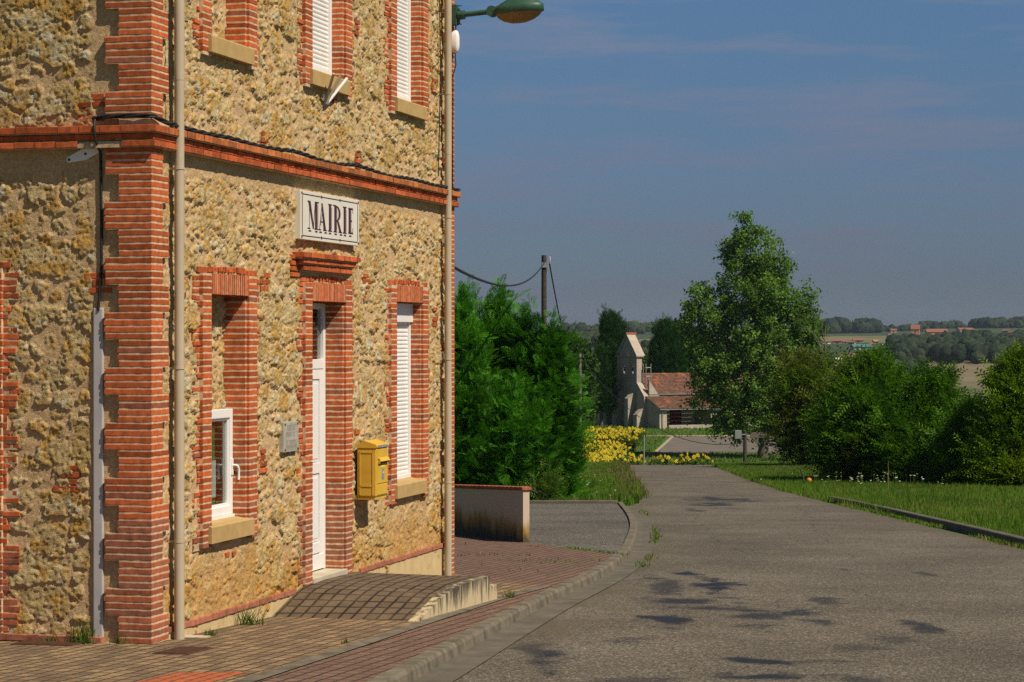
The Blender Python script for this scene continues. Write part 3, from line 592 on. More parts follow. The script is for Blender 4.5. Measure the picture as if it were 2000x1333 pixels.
def stone_field(a, z, cw, ch, seed, lo, hi, flat=None, amp=1.0):
    """height out of the mortar plane and colour of rubble masonry: big and small stones, flat faces, ragged edges"""
    wa = a+0.06*(fbm(a*5, z*5, 3, seed+1)-0.5)+0.035*(fbm(a*17, z*17, 2, seed+2)-0.5)
    wz = z+0.06*(fbm(a*5+9, z*5, 3, seed+3)-0.5)+0.035*(fbm(a*17+5, z*17, 2, seed+4)-0.5)
    A = _cells(wa, wz, cw, ch, seed); B = _cells(wa, wz, cw*0.5, ch*0.55, seed+50)
    big = (A[1] < 0.52) & (A[0] > 0.06)
    e, rs, r2, r3, DX, DY = [np.where(big, p, q) for p, q in zip(A, B)]
    rough = fbm(a*24, z*24, 4, seed+5, 0.62); fine = fbm(a*62, z*62, 3, seed+6, 0.6)
    mg = lo+(hi-lo)*np.where(big, 0.25*rs, rs)
    msk = sstep(mg, mg+0.12, e+0.50*(rough-0.5)+0.10*(fine-0.5))
    pit = sstep(0.32, 0.20, fbm(a*17+3, z*17, 3, seed+7, 0.6))+0.8*sstep(0.33, 0.2, vnoise(a*36, z*36, seed+8))
    hst = 0.010+0.020*r2+0.020*(rough-0.45)+0.013*(fine-0.5)-0.016*pit+(r3-0.5)*0.035*DX+(rs-0.6)*0.035*DY
    mort = 0.026*(fbm(a*7, z*7, 4, seed+9)-0.5)+0.014*(fine-0.5)
    hst = hst*amp; mort = mort*amp
    if flat is not None: msk = msk*(1-flat); mort = mort*(1-0.4*flat)+0.008*flat
    h = msk*np.maximum(hst, -0.004)+mort
    base = mix(np.array([0.40, 0.275, 0.105]), np.array([0.51, 0.395, 0.205]), r3)
    base = mix(base, np.array([0.46, 0.255, 0.055]), sstep(0.5, 0.66, fbm(a*8, z*8, 3, seed+15))*0.8)
    base = mix(base, np.array([0.24, 0.165, 0.075]), sstep(0.58, 0.7, fbm(a*15, z*11, 3, seed+18))*0.6)
    base = mix(base, np.array([0.50, 0.47, 0.35]), sstep(0.60, 0.70, fbm(a*13+4, z*13, 3, seed+16))*0.8*(r2 > 0.4))
    base = base*(0.82+0.36*fine[..., None])
    mo = mix(np.array([0.47, 0.312, 0.160]), np.array([0.58, 0.410, 0.228]), fbm(a*5, z*5, 4, seed+17))*(0.90+0.20*fine[..., None])
    return h, mix(mo, base, msk)
MORTAR = np.array([0.56, 0.41, 0.265])
def stone_wall(name, a0, a1, z0, z1, da, dz, seed, cw, ch, lo, hi, holes=(), plane_at=0.055, swap=False, flatf=None, lowz=None, parent=None, amp=1.0):
    A = np.arange(a0, a1+1e-6, da); Z = np.arange(z0, z1+1e-6, dz); ga, gz_ = np.meshgrid(A, Z)
    fl = flatf(ga, gz_) if flatf else None
    h, c = stone_field(ga, gz_, cw, ch, seed, lo, hi, fl, amp)
    if lowz is not None:
        k = sstep(lowz+0.25, lowz-0.25, gz_+0.5*(fbm(ga*2, gz_*2, 3, 77)-0.5))
        c = c*mix(np.ones(3), np.array([0.92, 0.80, 0.58]), k); h = h+k*0.03*(fbm(ga*9, gz_*4, 4, 78)-0.5)
    d = plane_at-np.clip(h, -0.03, plane_at-0.006)
    V = np.stack([d, ga, gz_] if swap else [ga, d, gz_], -1).reshape(-1, 3)
    n = len(A); ii = (np.arange(len(Z)-1)[:, None]*n+np.arange(n-1)[None]); ca = (A[:-1]+A[1:])[None, :]/2; cz = (Z[:-1]+Z[1:])[:, None]/2
    keep = np.ones(ii.shape, bool)
    for (p, q_, s_, t_) in holes: keep &= ~((ca > p) & (ca < q_) & (cz > s_) & (cz < t_))
    ii = ii[keep]; Fq = np.stack([ii, ii+1, ii+n+1, ii+n], -1)
    if swap: Fq = Fq[:, ::-1]
    return np_mesh(name, V, Fq, M['masonry'], parent, c.reshape(-1, 3), smooth=True)

BW = 0.23
holes = [(s0-0.1, s1+0.1, z0-0.1, z1+0.1) for (s0, s1) in COLS for (z0, z1) in WIN.values()]
holes[2] = (4.38, 5.75, -0.5, 3.38)
def flat_f(a, z):
    v = sstep(0.20, 0.05, np.abs(z-4.56))*0.9
    for (s0, s1) in COLS: v = np.maximum(v, sstep(0.10, 0.0, np.maximum(np.abs(a-(s0+s1)/2)-(s1-s0)/2-0.26, 0))*0.45*((z < 3.6) | (z > 5.6)))
    return np.maximum(v, sstep(0.62, 0.5, a)*0.5)
stone_wall('front_stone_wall', 0.06, 10.2, -0.45, 7.9, 0.0165, 0.0125, 3, 0.36, 0.23, 0.04, 0.55, holes, flatf=flat_f, lowz=0.55, parent=hall, amp=0.9)
LWIN = (1.76, 2.86, 0.02, 3.30)
def flat_l(a, z): return np.maximum(sstep(0.66, 0.60, a+0.06*(vnoise(z*3, z*0, 5)-0.5))*0.97, sstep(0.22, 0.08, np.abs(z-4.52))*0.8)
stone_wall('side_stone_wall', 0.06, 3.2, -0.2, 7.4, 0.0125, 0.0125, 40, 0.42, 0.29, 0.0, 0.40, [(LWIN[0]-0.1, LWIN[1]+0.1, -1, LWIN[3]+0.1)], amp=0.6, plane_at=0.060, swap=True, flatf=flat_l, parent=hall)
mb = MB()                                                          # the parts of the shell the photo does not show
mb.box(0.1, LEN-0.1, 0.075, 0.30, 7.9, TOP); mb.box(0.082, 0.30, 3.2, DEEP, -0.6, TOP); mb.box(0.082, 0.30, 0.3, 3.2, 7.4, TOP)
mb.box(LEN-0.35, LEN-0.07, 0.30, DEEP, -1.2, TOP); mb.box(0.30, LEN-0.35, DEEP-0.3, DEEP, -1.2, TOP); mb.build('outer_wall', M['plain_stone'], hall)
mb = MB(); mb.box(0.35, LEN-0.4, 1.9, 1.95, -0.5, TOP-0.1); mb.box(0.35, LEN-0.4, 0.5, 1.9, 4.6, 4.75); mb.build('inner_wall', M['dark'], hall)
mb = MB(); mb.cur = (0.30, 0.10, 0.055); e_ = 0.42
mb.prism([(-e_, TOP), (DEEP+e_, TOP), (DEEP+e_, TOP+0.12), (DEEP/2, TOP+2.0), (-e_, TOP+0.12)], 'x', -e_, LEN+e_); mb.build('roof', M['tile'], hall)

# --- bricks
BH, CH_ = 0.0470, 0.0645
def brick_col(z=1.0, kind=None):
    t = rnd.random(); base = np.array([0.42, 0.094, 0.030])*(0.66+0.60*t); base = base+np.array([0.04, 0.02, 0.008])*rnd.random()
    k = kind or ('new' if rnd.random() < (0.08 if z > 1.2 else 0.35) else 'old')
    if k == 'new': base = np.array([0.30, 0.10, 0.055])*(0.85+0.3*t)
    if z < 0.8: base = base*0.55+np.array([0.26, 0.115, 0.07])*0.45*(0.9+0.3*t)
    return tuple(base)
def courses(z0, z1): return range(int(math.ceil(z0/CH_-0.2)), int(math.floor((z1-BH)/CH_+0.2))+1)
def quoin(name, far=False):
    mb = MB(); zt = TOP-0.1; zb = -0.05 if not far else -0.45
    for k in courses(zb, zt):
        z = k*CH_; g = (k//4) % 2; fw, lw = ((0.27, 0.47) if g else (0.41, 0.335)); fw += rnd.uniform(-.012, .012); lw += rnd.uniform(-.012, .012)
        if abs(z-4.74) < 0.12: continue
        mb.cur = brick_col(z)
        if not far: mb.brick([(0.09, lw), (0, lw), (0, 0), (fw, 0), (fw, 0.09)], z, z+BH, 0.05)
        else: mb.brick([(LEN-fw, 0.09), (LEN-fw, 0), (LEN, 0), (LEN, lw), (LEN-0.09, lw)], z, z+BH, 0.05)
    mb.cur = tuple(MORTAR)
    for k in range(int(zb/CH_/4)-1, int(zt/CH_/4)+1):
        g = k % 2; fw, lw = ((0.27, 0.47) if g else (0.41, 0.335)); z0 = max(zb, k*4*CH_-0.008); z1 = min(zt, (k+1)*4*CH_-0.008); fw -= 0.006; lw -= 0.006
        if z1 <= z0: continue
        if not far: mb.prism([(0.003, 0.003), (fw, 0.003), (fw, 0.2), (0.2, 0.2), (0.2, lw), (0.003, lw)], 'z', z0, z1)
        else: mb.prism([(LEN-0.003, 0.003), (LEN-0.003, lw), (LEN-0.2, lw), (LEN-0.2, 0.2), (LEN-fw, 0.2), (LEN-fw, 0.003)], 'z', z0, z1)
    return mb.build(name, M['brick'], hall)
quoin('brick_quoin'); quoin('brick_quoin', True)

def surround(name, s0, s1, zs, zl, D, swap=False, door=False, low=None):
    """brick surround: projecting bands, toothed bricks, soldier lintel and deep jambs"""
    mb = MB(); zb = low if low is not None else zs-0.24; sw = swap
    for k in courses(zb, zl+0.21):
        z = k*CH_; c = lambda: brick_col(z)
        mb.cur = c(); j = rnd.uniform(-.006, .006)
        jamb = z < zl-0.02 and z > zs-0.06
        mb.brick([(s0-BW+j, .08), (s0-BW+j, 0), (s0, 0)]+([(s0, .03), (s0+.045, .03), (s0+.045, D)] if jamb else [(s0, .03)]), z, z+BH, 0.03, swap=sw)
        mb.cur = c(); j = rnd.uniform(-.006, .006)
        mb.brick(([(s1-.045, D), (s1-.045, .03), (s1, .03)] if jamb else [(s1, .03)])+[(s1, 0), (s1+BW+j, 0), (s1+BW+j, .08)], z, z+BH, 0.03, swap=sw)
        g = ((k+2)//4) % 2; wl = (0.15 if g else 0.05)
        for sgn in (-1, 1):
            if rnd.random() < 0.06: continue
            mb.cur = tuple(MORTAR*.9); q0, q1 = ((s0-BW-wl+.01, s0-BW+.02) if sgn < 0 else (s1+BW-.02, s1+BW+wl-.01)); mb.box(*((q0, q1, .043, .12) if not sw else (.043, .12, q0, q1)), z-.019, z+CH_-.019)
            w_ = wl+rnd.uniform(-.02, .025); mb.cur = c(); y = 0.036+rnd.uniform(-.008, .008); zz_ = z+rnd.uniform(-.004, .004)
            if sgn < 0: mb.brick([(s0-BW-w_, .1), (s0-BW-w_, y), (s0-BW+.01, y)], zz_, zz_+BH-rnd.uniform(0, .006), .04, .005, .004, swap=sw)
            else: mb.brick([(s1+BW-.01, y), (s1+BW+w_, y), (s1+BW+w_, .1)], zz_, zz_+BH-rnd.uniform(0, .006), .04, .005, .004, swap=sw)
    n = int((s1-s0)/0.054); p = (s1-s0)/n
    for i in range(n):
        a = s0+i*p+0.006; mb.cur = brick_col(3, 'old'); lean = ((i+0.5)/n-0.5)*0.06
        mb.brick([(a, .05), (a, 0), (a+p-0.017, 0), (a+p-0.017, .05)], zl, zl+0.21, .045, .0015, .002, swap=sw)
        mb.cur = brick_col(3, 'old'); mb.box(*((a, a+p-0.013, .045, D) if not sw else (.045, D, a, a+p-0.013)), zl-0.001, zl+.05)
        if rnd.random() < 0.93:
            mb.cur = brick_col(3, 'old'); y = 0.034+rnd.uniform(-.01, .01); zt = zl+0.222+0.012*sin(pi*i/n)
            mb.brick([(a-.005, .08), (a-.005, y), (a+p-.02, y), (a+p-.02, .08)], zt, zt+0.055+rnd.uniform(-.012, .006), .05, .004, .004, swap=sw)
    for sgn, a in ((-1, s0-BW-.07), (1, s1+.03)):
        mb.cur = brick_col(3, 'old'); mb.brick([(a, .1), (a, .032), (a+.27, .032), (a+.27, .1)], zl+.212, zl+.268, .06, .004, .004, swap=sw)
    mb.cur = tuple(MORTAR)
    B = (lambda x0, x1, y0, y1, z0, z1: mb.box(x0, x1, y0, y1, z0, z1)) if not sw else (lambda x0, x1, y0, y1, z0, z1: mb.box(y0, y1, x0, x1, z0, z1))
    B(s0-BW+.002, s0-.002, .0028, .2, zb+.004, zl+.208); B(s1+.002, s1+BW-.002, .0028, .2, zb+.004, zl+.208)
    B(s0-.006, s0+.0435, .032, D, zs-.05, zl-.004); B(s1-.0435, s1+.006, .032, D, zs-.05, zl-.004)
    B(s0-.004, s1+.004, .003, D+.05, zl+.005, zl+.205)
    B(s0-BW-.03, s0-BW+.02, .045, .2, zb+.01, zl+.28); B(s1+BW-.02, s1+BW+.03, .045, .2, zb+.01, zl+.28)
    return mb.build(name, M['brick'], hall)
def sill(parent, s0, s1, ztop, D, y=-0.035):
    mb = MB(); bm = [(y, ztop-.17), (y, ztop-.012), (y+.012, ztop), (D, ztop+.045), (D, ztop-.17)]
    mb.prism([(p[0], p[1]) for p in bm], 'x', s0-.09, s1+.06); return mb.build('sill', M['sill'], parent)
def shutter(name, s0, s1, z0, z1, y, box=0.0, sw=False):
    """white roller shutter: guide frame, box and curved slats"""
    mb = MB(); fw = .055
    f = (lambda a0, a1, y0, y1, b0, b1: mb.bbox(a0, a1, y0, y1, b0, b1, .004)) if not sw else (lambda a0, a1, y0, y1, b0, b1: mb.bbox(y0, y1, a0, a1, b0, b1, .004))
    f(s0, s0+fw, y-.03, y+.04, z0, z1-box); f(s1-fw, s1, y-.03, y+.04, z0, z1-box); f(s0, s1, y-.032, y+.045, z0-.03, z0+.02)
    if box: f(s0-.002, s1+.002, y-.06, y+.1, z1-box, z1)
    w_ = mb.build(name, M['white'], hall)
    mb = MB(); rows = []; z = z0+.02; pitch = .052
    while z < z1-box-.001:
        for t, dy in ((0, .009), (.10, .002), (.35, -.004), (.65, -.004), (.90, .002), (.985, .009)): 
            zz_ = min(z+t*pitch, z1-box); rows.append([(s0+fw, y+dy, zz_), (s1-fw, y+dy, zz_)] if not sw else [(y+dy, s1-fw, zz_), (y+dy, s0+fw, zz_)])
        z += pitch
    mb.ring(rows, smooth=False, closed=False); mb.build('slat_curtain', M['white'], w_); return w_

(zl0, zl1), (zu0, zu1) = WIN['low'], WIN['up']
# lower left: walled up above a small casement
s0, s1 = COLS[0]
su = surround('window_surround', s0, s1, zl0, zl1, .30); sill(su, s0, s1, zl0-.04, .30)
stone_wall('infill_wall', s0+.04, s1-.04, 2.10, zl1+.02, .02, .014, 90, .26, .19, .1, .6, plane_at=.27, parent=su)
fw0, fw1, fz0, fz1, fy = s0+.05, 2.475, 1.03, 2.115, .165
mb = MB()
for b in ((fw0, fw0+.075, fz0, fz1), (fw1-.075, fw1, fz0, fz1), (fw0+.075, fw1-.075, fz1-.09, fz1), (fw0+.075, fw1-.075, fz0, fz0+.09)): mb.bbox(b[0], b[1], fy, fy+.09, b[2], b[3], .006)
for b in ((fw0+.075, fw0+.10, fz0+.09, fz1-.09), (fw1-.10, fw1-.075, fz0+.09, fz1-.09), (fw0+.10, fw1-.10, fz1-.115, fz1-.09), (fw0+.10, fw1-.10, fz0+.09, fz0+.115)): mb.bbox(b[0], b[1], fy+.018, fy+.07, b[2], b[3], .004)
mb.box(fw0, fw1, fy-.02, fy+.1, fz0-.035, fz0-.002); win = mb.build('casement_window', M['white'], hall)
mb = MB(); mb.box(fw0+.09, fw1-.09, fy+.04, fy+.046, fz0+.1, fz1-.1); mb.build('pane', M['glass'], win)
mb = MB(); mb.bbox(fw1-.052, fw1-.018, fy-.016, fy+.002, 1.43, 1.60, .006); x_ = fw1-.035
mb.tube([(x_, fy-.01, 1.53), (x_, fy-.05, 1.532), (x_+.01, fy-.062, 1.525), (x_+.03, fy-.066, 1.50), (x_+.035, fy-.066, 1.42), (x_+.03, fy-.066, 1.38)], .012, 8); mb.build('handle', M['white'], win)
mb = MB(); mb.box(s0+.04, s1-.04, .28, .5, 2.08, 2.12); mb.build('head_slab', M['render'], su)
# upper left: blind window
su = surround('window_surround', s0, s1, zu0, zu1, .25); sill(su, s0, s1, zu0-.03, .25)
stone_wall('infill_wall', s0+.04, s1-.04, zu0, zu1+.02, .02, .014, 91, .26, .19, .1, .6, plane_at=.24, parent=su)
# middle: the door below, a shuttered window above
s0, s1 = COLS[1]
ds = surround('door_surround', s0, s1, .12, zl1-.02, .30, door=True, low=.03)
dy, d0, d1 = .237, s0+.05, s1-.05
mb = MB()
for b in ((d0, d0+.07, .16, 3.25), (d1-.07, d1, .16, 3.25), (d0+.07, d1-.07, 3.18, 3.25), (d0+.07, d1-.07, 2.49, 2.60)): mb.bbox(b[0], b[1], dy, dy+.08, b[2], b[3], .005)
door = mb.build('door_frame', M['white'], hall)
mb = MB(); mb.box(d0+.06, d1-.06, dy+.035, dy+.041, 2.59, 3.19); mb.build('transom_pane', M['glass'], door)
mb = MB(); a0, a1 = d0+.07, d1-.07
mb.box(a0, a1, dy+.03, dy+.07, .17, 2.49)
for b in ((a0, a0+.11, .17, 2.49), (a1-.11, a1, .17, 2.49), (a0+.11, a1-.11, 2.37, 2.49), (a0+.11, a1-.11, 1.28, 1.40), (a0+.11, a1-.11, .36, .48)): mb.bbox(b[0], b[1], dy+.008, dy+.032, b[2], b[3], .004)
mb.bbox(a0, a1, dy-.004, dy+.031, .17, .34, .004)
for (z0, z1) in ((.48, 1.28), (1.40, 2.37)):
    for i, ins in enumerate((.015, .05)): mb.bbox(a0+.11+ins, a1-.11-ins, dy+.02-.006*i, dy+.0301, z0+ins, z1-ins, .003)
mb.build('door_leaf', M['white'], door)
mb = MB(); mb.bbox(a0+.03, a0+.07, dy-.004, dy+.012, 1.18, 1.40, .004); mb.tube([(a0+.05, dy, 1.32), (a0+.05, dy-.05, 1.32), (a0+.07, dy-.055, 1.32), (a0+.17, dy-.055, 1.315)], .010, 8); mb.build('door_handle', M['steel'], door)
mb = MB(); mb.bbox(s0-.01, s1+.0, -.02, .32, .02, .155, .008); mb.build('threshold', M['step'], ds)
# the moulded cornice over the door
mb = MB(); cs0, cs1 = 3.97, 5.93
for (z0, z1, p, ins) in ((3.735, 3.792, .085, 0), (3.672, 3.722, .055, .07), (3.595, 3.655, .03, .13)):
    a = cs0+ins; b_ = cs1-ins; x = a
    while x < b_-.02:
        x2 = min(b_, x+rnd.uniform(.2, .24)); mb.cur = brick_col(3, 'old')
        path = [(x, -p), (x2-.006, -p)]
        if x == a: path = [(x, .06)]+path
        if x2 == b_: path = path+[(x2-.006, .06)]
        mb.brick(path, z0, z1, p+.05, .002, .002); x = x2
    mb.cur = tuple(MORTAR*0.75); mb.box(a+.01, b_-.01, -p+.03, .08, z0-.015, z1-.002)
for k in range(4):
    mb.cur = brick_col(3, 'old'); a = cs0-.12; mb.brick([(a, .1), (a, .022), (cs0+.14, .022), (cs0+.14, .1)], 3.52+k*CH_, 3.52+k*CH_+BH, .05, .004, .004)
mb.build('door_cornice', M['brick'], hall)
su = surround('window_surround', s0, s1, zu0, zu1, .25); sill(su, s0, s1, zu0-.03, .25); shutter('shuttered_window', s0+.045, s1-.045, zu0+.05, zu1, .19)
# right: shuttered windows
s0, s1 = COLS[2]
su = surround('window_surround', s0, s1, zl0, zl1+.02, .25); sill(su, s0, s1, zl0-.01, .25); shutter('shuttered_window', s0+.045, s1-.045, zl0+.05, zl1+.01, .187, box=.24)
su = surround('window_surround', s0, s1, zu0, zu1, .25); sill(su, s0, s1, zu0-.03, .25); shutter('shuttered_window', s0+.045, s1-.045, zu0+.05, zu1, .187)
# the surround at the left end of the side wall
su = surround('window_surround', LWIN[0], LWIN[1], LWIN[2], LWIN[3], .25, swap=True, low=0.0); shutter('shuttered_window', LWIN[0]+.045, LWIN[1]-.045, LWIN[2]+.05, LWIN[3], .187, sw=True)

# string course round the corner: three brick layers
mb = MB()
for (z0, z1, p, bl) in ((4.765, 4.828, .075, .22), (4.70, 4.752, .032, .24), (4.632, 4.688, .052, .22)):
    # facade run
    x = 0.24; mb.cur = brick_col(3, 'old'); mb.brick([(-p, .28), (-p, -p), (.234, -p)], z0, z1, p+.06)
    while x < LEN+p-.02:
        x2 = min(LEN+p, x+bl*rnd.uniform(.92, 1.08)); mb.cur = brick_col(3, 'old')
        if z0 > 4.76: mb.cur = tuple(np.array(mb.cur)*np.array([.95, 1.3, 1.35]))
        mb.brick([(x, -p), (x2-.005, -p)]+([(LEN+p, .6)] if x2 >= LEN+p-.001 else []), z0, z1, p+.06, .003); x = x2
    y = 0.285
    while y < 3.4:
        y2 = y+bl*rnd.uniform(.92, 1.08); mb.cur = brick_col(3, 'old')
        if not (z0 < 4.65 and y < .72): mb.brick([(-p, y2-.005), (-p, y)], z0, z1, p+.1, .003)
        y = y2
    mb.cur = tuple(MORTAR*.8); mb.box(-p+.012, LEN+p-.012, -p+.012, .1, z0-.008, z1-.004); mb.box(-p+.012, .1, .1, 3.4, z0-.008, z1-.004)
mb.build('string_course', M['brick'], hall)
# foot of the wall: red damp course over a rendered plinth
mb = MB(); x = 0.42
while x < 9.83:
    x2 = x+rnd.uniform(.2, .4)
    if not (x2 > 4.24 and x < 5.9): mb.cur = tuple(np.array([0.33, 0.125, 0.075])*rnd.uniform(.85, 1.2)); mb.brick([(x, .06), (x, .012), (x2-.004, .012), (x2-.004, .06)], .042, .098, .05, .004, .004)
    x = x2
y = .5
while y < 1.74: y2 = y+rnd.uniform(.22, .4); mb.cur = tuple(np.array([0.33, 0.125, 0.075])*rnd.uniform(.85, 1.2)); mb.brick([(.05, y2), (-.03, y2), (-.03, y), (.05, y)], -.01, .05, .07, .005, .005); y = y2
mb.build('damp_course', M['brick'], hall)
mb = MB(); mb.box(.415, 4.24, .028, .2, -.6, .043); mb.box(5.92, 9.82, .028, .2, -.6, .043); mb.build('plinth', M['render'], hall)
# stray bricks bedded in the rubble
def patch(s, z, cols, rows, sw=False, y=.034, miss=.0):
    mb = MB()
    for i in range(rows):
        x = s+rnd.uniform(-.015, .015)
        for j in range(cols):
            w_ = .21*rnd.uniform(.6, 1.1)/max(1, cols*.7)
            if rnd.random() > miss: mb.cur = tuple(np.array(brick_col(3))*.9); mb.brick([(x, .1), (x, y), (x+w_, y), (x+w_, .1)], z+i*.068, z+i*.068+rnd.uniform(.045, .058), .06, .005, .004, swap=sw)
            x += w_+.012
    mb.build('bedded_brick', M['brick'], hall)
for (s, z) in ((2.98, 4.85), (6.12, 4.86), (2.86, 6.62), (6.1, 6.45), (9.2, 6.35), (5.3, 5.5)): patch(s, z, 1, 3)
for (s, z, c_, r_) in ((2.85, 1.42, 2, 4), (6.40, 3.30, 2, 5), (9.35, 3.0, 1, 4), (.72, 3.24, 1, 3), (9.3, 6.1, 1, 3), (2.95, 3.35, 2, 3), (1.95, .62, 3, 1), (6.1, 1.70, 2, 1), (2.85, 2.9, 1, 3)): patch(s, z, c_, r_, miss=.1)
patch(.74, 1.40, 2, 4, True, .045, .25); patch(.50, 4.88, 2, 4, True, .045, .2); patch(.42, 3.27, 2, 3, True, .045, .1)

# rain pipes
def rain_pipe(s, zb):
    mb = MB(); y = -.055; mb.tube([(s, y, zb), (s, y, 2.25)], .049, 18); mb.tube([(s, y, 2.25), (s, y, 5.30)], .047, 18); mb.tube([(s, y, 5.30), (s, y, TOP)], .049, 18)
    o = mb.build('rain_pipe', M['pipe'], hall)
    for z in (0.9, 2.55, 4.45, 6.1, 7.6):
        c_ = MB(); c_.tube([(s, y, z), (s, y, z+.022)], .053, 18); c_.box(s-.012, s+.012, y+.03, .09, z, z+.02); c_.build('clamp', M['pipe'], o)
    return o
rain_pipe(.53, -.05); rain_pipe(9.74, -.42)
mb = MB(); mb.bbox(.38, .92, -.22, .03, gz(.6, -.1)-.08, -.028, .006); mb.build('pipe_footing', M['step'], hall)

# --- things fixed to the walls
hx = lambda s, y, z: (*loc2w(s, y), z)
sg = empty('name_sign', hx(5.03, .02, 4.2), 'white enamelled town hall sign lettered MAIRIE above the door', 'sign', rz=ROT)
mb = MB(); mb.bbox(-1.02, 1.02, -.045, .06, -.265, .275, .006); mb.build('panel', M['sign'], sg)
mb = MB(); yf = -.0465
def bar(x0, z0, x1, z1, t, y=yf):
    d = np.array([x1-x0, z1-z0]); d = d/np.linalg.norm(d); nn = np.array([-d[1], d[0]])*t/2
    p = [(x0+nn[0], z0+nn[1]), (x1+nn[0], z1+nn[1]), (x1-nn[0], z1-nn[1]), (x0-nn[0], z0-nn[1])]; mb.prism([(q_[0], q_[1]) for q_ in p], 'y', y, -.044)
for z in (-.225, .235): bar(-.94, z, .94, z, .012)
for x in (-.965, .965): bar(x, -.19, x, .20, .02)
for sx_ in (-1, 1):
    for z, q_ in ((-.225, .035), (.235, -.035)): bar(sx_*.94, z, sx_*.965, z+q_, .014)
for x in (-.32, .32):
    for z in (-.225, .235): bar(x, z-.018, x, z+.018, .03)
for x in (-.98, .98):
    for z in (-.235, .245): bar(x, z-.012, x, z+.012, .03, yf-.004)
mb.build('border', M['ink'], sg)
mb = MB(); zb_, zt_ = -.135, .165
def quad(p): mb.prism(p, 'y', yf-.001, -.044)
def stem(x, wd, z0=zb_, z1=zt_): quad([(x, z0), (x+wd, z0), (x+wd, z1), (x, z1)])
def serif(x, z, l=.10): quad([(x-.02, z-.007), (x+l, z-.007), (x+l, z+.007), (x-.02, z+.007)])
TK = .085
# M
quad([(-.80, zt_), (-.71, zt_), (-.58, zb_), (-.63, zb_)]); stem(-.545, TK); bar(-.60, zb_, -.54, zt_, .02); bar(-.755, zt_-.04, -.755, zb_, .016); serif(-.80, zb_, .08); serif(-.545, zb_, .11); serif(-.80, zt_, .08); serif(-.53, zt_, .13); bar(-.435, zb_+.02, -.435, zt_-.03, .013)
# A
quad([(-.31, zt_), (-.26, zt_), (-.13, zb_), (-.225, zb_)]); bar(-.29, zt_-.03, -.375, zb_, .018); bar(-.255, zt_-.07, -.335, zb_+.05, .012); bar(-.35, -.045, -.20, -.045, .014); serif(-.40, zb_, .08); serif(-.22, zb_, .12)
# I
stem(-.02, TK); serif(-.03, zb_, .13); serif(-.03, zt_, .13); bar(.085, zb_+.02, .085, zt_-.03, .013)
# R
stem(.19, TK); serif(.18, zb_, .12); serif(.16, zt_, .10); bar(.295, zb_+.02, .295, zt_-.02, .013)
ARC = [(.275+.16*sin(a), .075+.09*cos(a)) for a in np.linspace(0, pi, 11)]; ARI = [(.275+.085*sin(a), .075+.075*cos(a)) for a in np.linspace(0, pi, 11)]
for i in range(10): quad([ARC[i], ARC[i+1], ARI[i+1], ARI[i]])
quad([(.30, -.01), (.365, -.01), (.475, zb_), (.385, zb_)]); serif(.385, zb_, .11)
# I
stem(.56, TK); serif(.55, zb_, .13); serif(.55, zt_, .13); bar(.665, zb_+.02, .665, zt_-.03, .013)
# E
stem(.76, TK); bar(.865, zb_+.02, .865, zt_-.02, .013); bar(.75, zt_-.008, .94, zt_-.008, .022); bar(.75, zb_+.008, .94, zb_+.008, .022); bar(.84, .015, .90, .015, .02); bar(.93, zt_, .93, zt_-.06, .016); bar(.93, zb_, .93, zb_+.07, .016)
for x in (-.79, -.55, -.39, -.20, -.03, .19, .40, .56, .77): quad([(x, zb_-.035), (x+.11, zb_-.035), (x+.085, zb_-.018), (x+.02, zb_-.018)])
mb.v = [(x*.90-.055, y, z) for x, y, z in mb.v]; mb.build('lettering', M['ink'], sg)

pq = empty('wall_plaque', hx(3.77, .03, 1.77), 'small grey stone plaque with engraved lines of writing beside the door', 'plaque', rz=ROT)
mb = MB(); mb.bbox(-.235, .235, -.035, .05, -.16, .165, .006); mb.build('slab', M['plaque'], pq)
mb = MB()
for (z, h, x0, x1) in ((.095, .05, -.12, .13), (.03, .05, -.17, .18), (-.055, .045, -.15, .16), (-.105, .04, -.17, .17)):
    x = x0
    while x < x1:
        w_ = rnd.uniform(.012, .03)
        if rnd.random() < .85: mb.box(x, x+w_*.5, -.0364, -.034, z-h/2, z+h/2)
        if rnd.random() < .5: mb.box(x+w_*.5, x+w_, -.0363, -.034, z+h/2-.009, z+h/2)
        x += w_+.008
mb.box(-.13, .15, -.0364, -.034, .128, .132); mb.box(-.15, .15, -.0364, -.034, -.138, -.135); mb.build('inscription', M['plaque_ink'], pq)
mb = MB()
for x in (-.2, .2):
    for z in (-.135, .14): mb = MB(); mb.tube([(x, -.03, z), (x, -.042, z)], .012, 8); mb.build('fixing', M['black'], pq)

mx = empty('post_box', hx(6.05, .0, .93), 'yellow wall mounted post box with a hooded slot right of the door', 'post box', rz=ROT)
mb = MB(); mb.bbox(0, .46, -.235, 0, .04, .62, .012); mb.bbox(.012, .448, -.222, .03, 0, .05, .006)
mb.prism([(0.0, .615), (-.245, .615), (-.25, .635), (-.235, .655), (-.09, .70), (0.0, .655)], 'x', -.008, .468); mb.build('body', M['yellow'], mx)
mb = MB()
for x in (-.006,): mb.box(x, .004, -.20, -.03, .155, .175); mb.box(x, .004, -.20, -.19, .06, .57); mb.box(x, .004, -.045, -.03, .06, .57); mb.box(x, .004, -.20, -.03, .555, .57)
mb.bbox(.03, .43, -.243, -.23, .19, .60, .004); mb.bbox(.03, .43, -.241, -.23, .055, .175, .004); mb.build('door_panel', M['yellow'], mx)
mb = MB(); mb.prism([(-.24, .50), (-.285, .455), (-.28, .45), (-.24, .475)], 'x', .05, .42); mb.box(.05, .06, -.27, -.24, .43, .49); mb.box(.41, .42, -.27, -.24, .43, .49); mb.build('slot_hood', M['yellow'], mx)
mb = MB(); mb.box(.06, .41, -.2445, -.24, .425, .462); mb.build('slot', M['black'], mx)
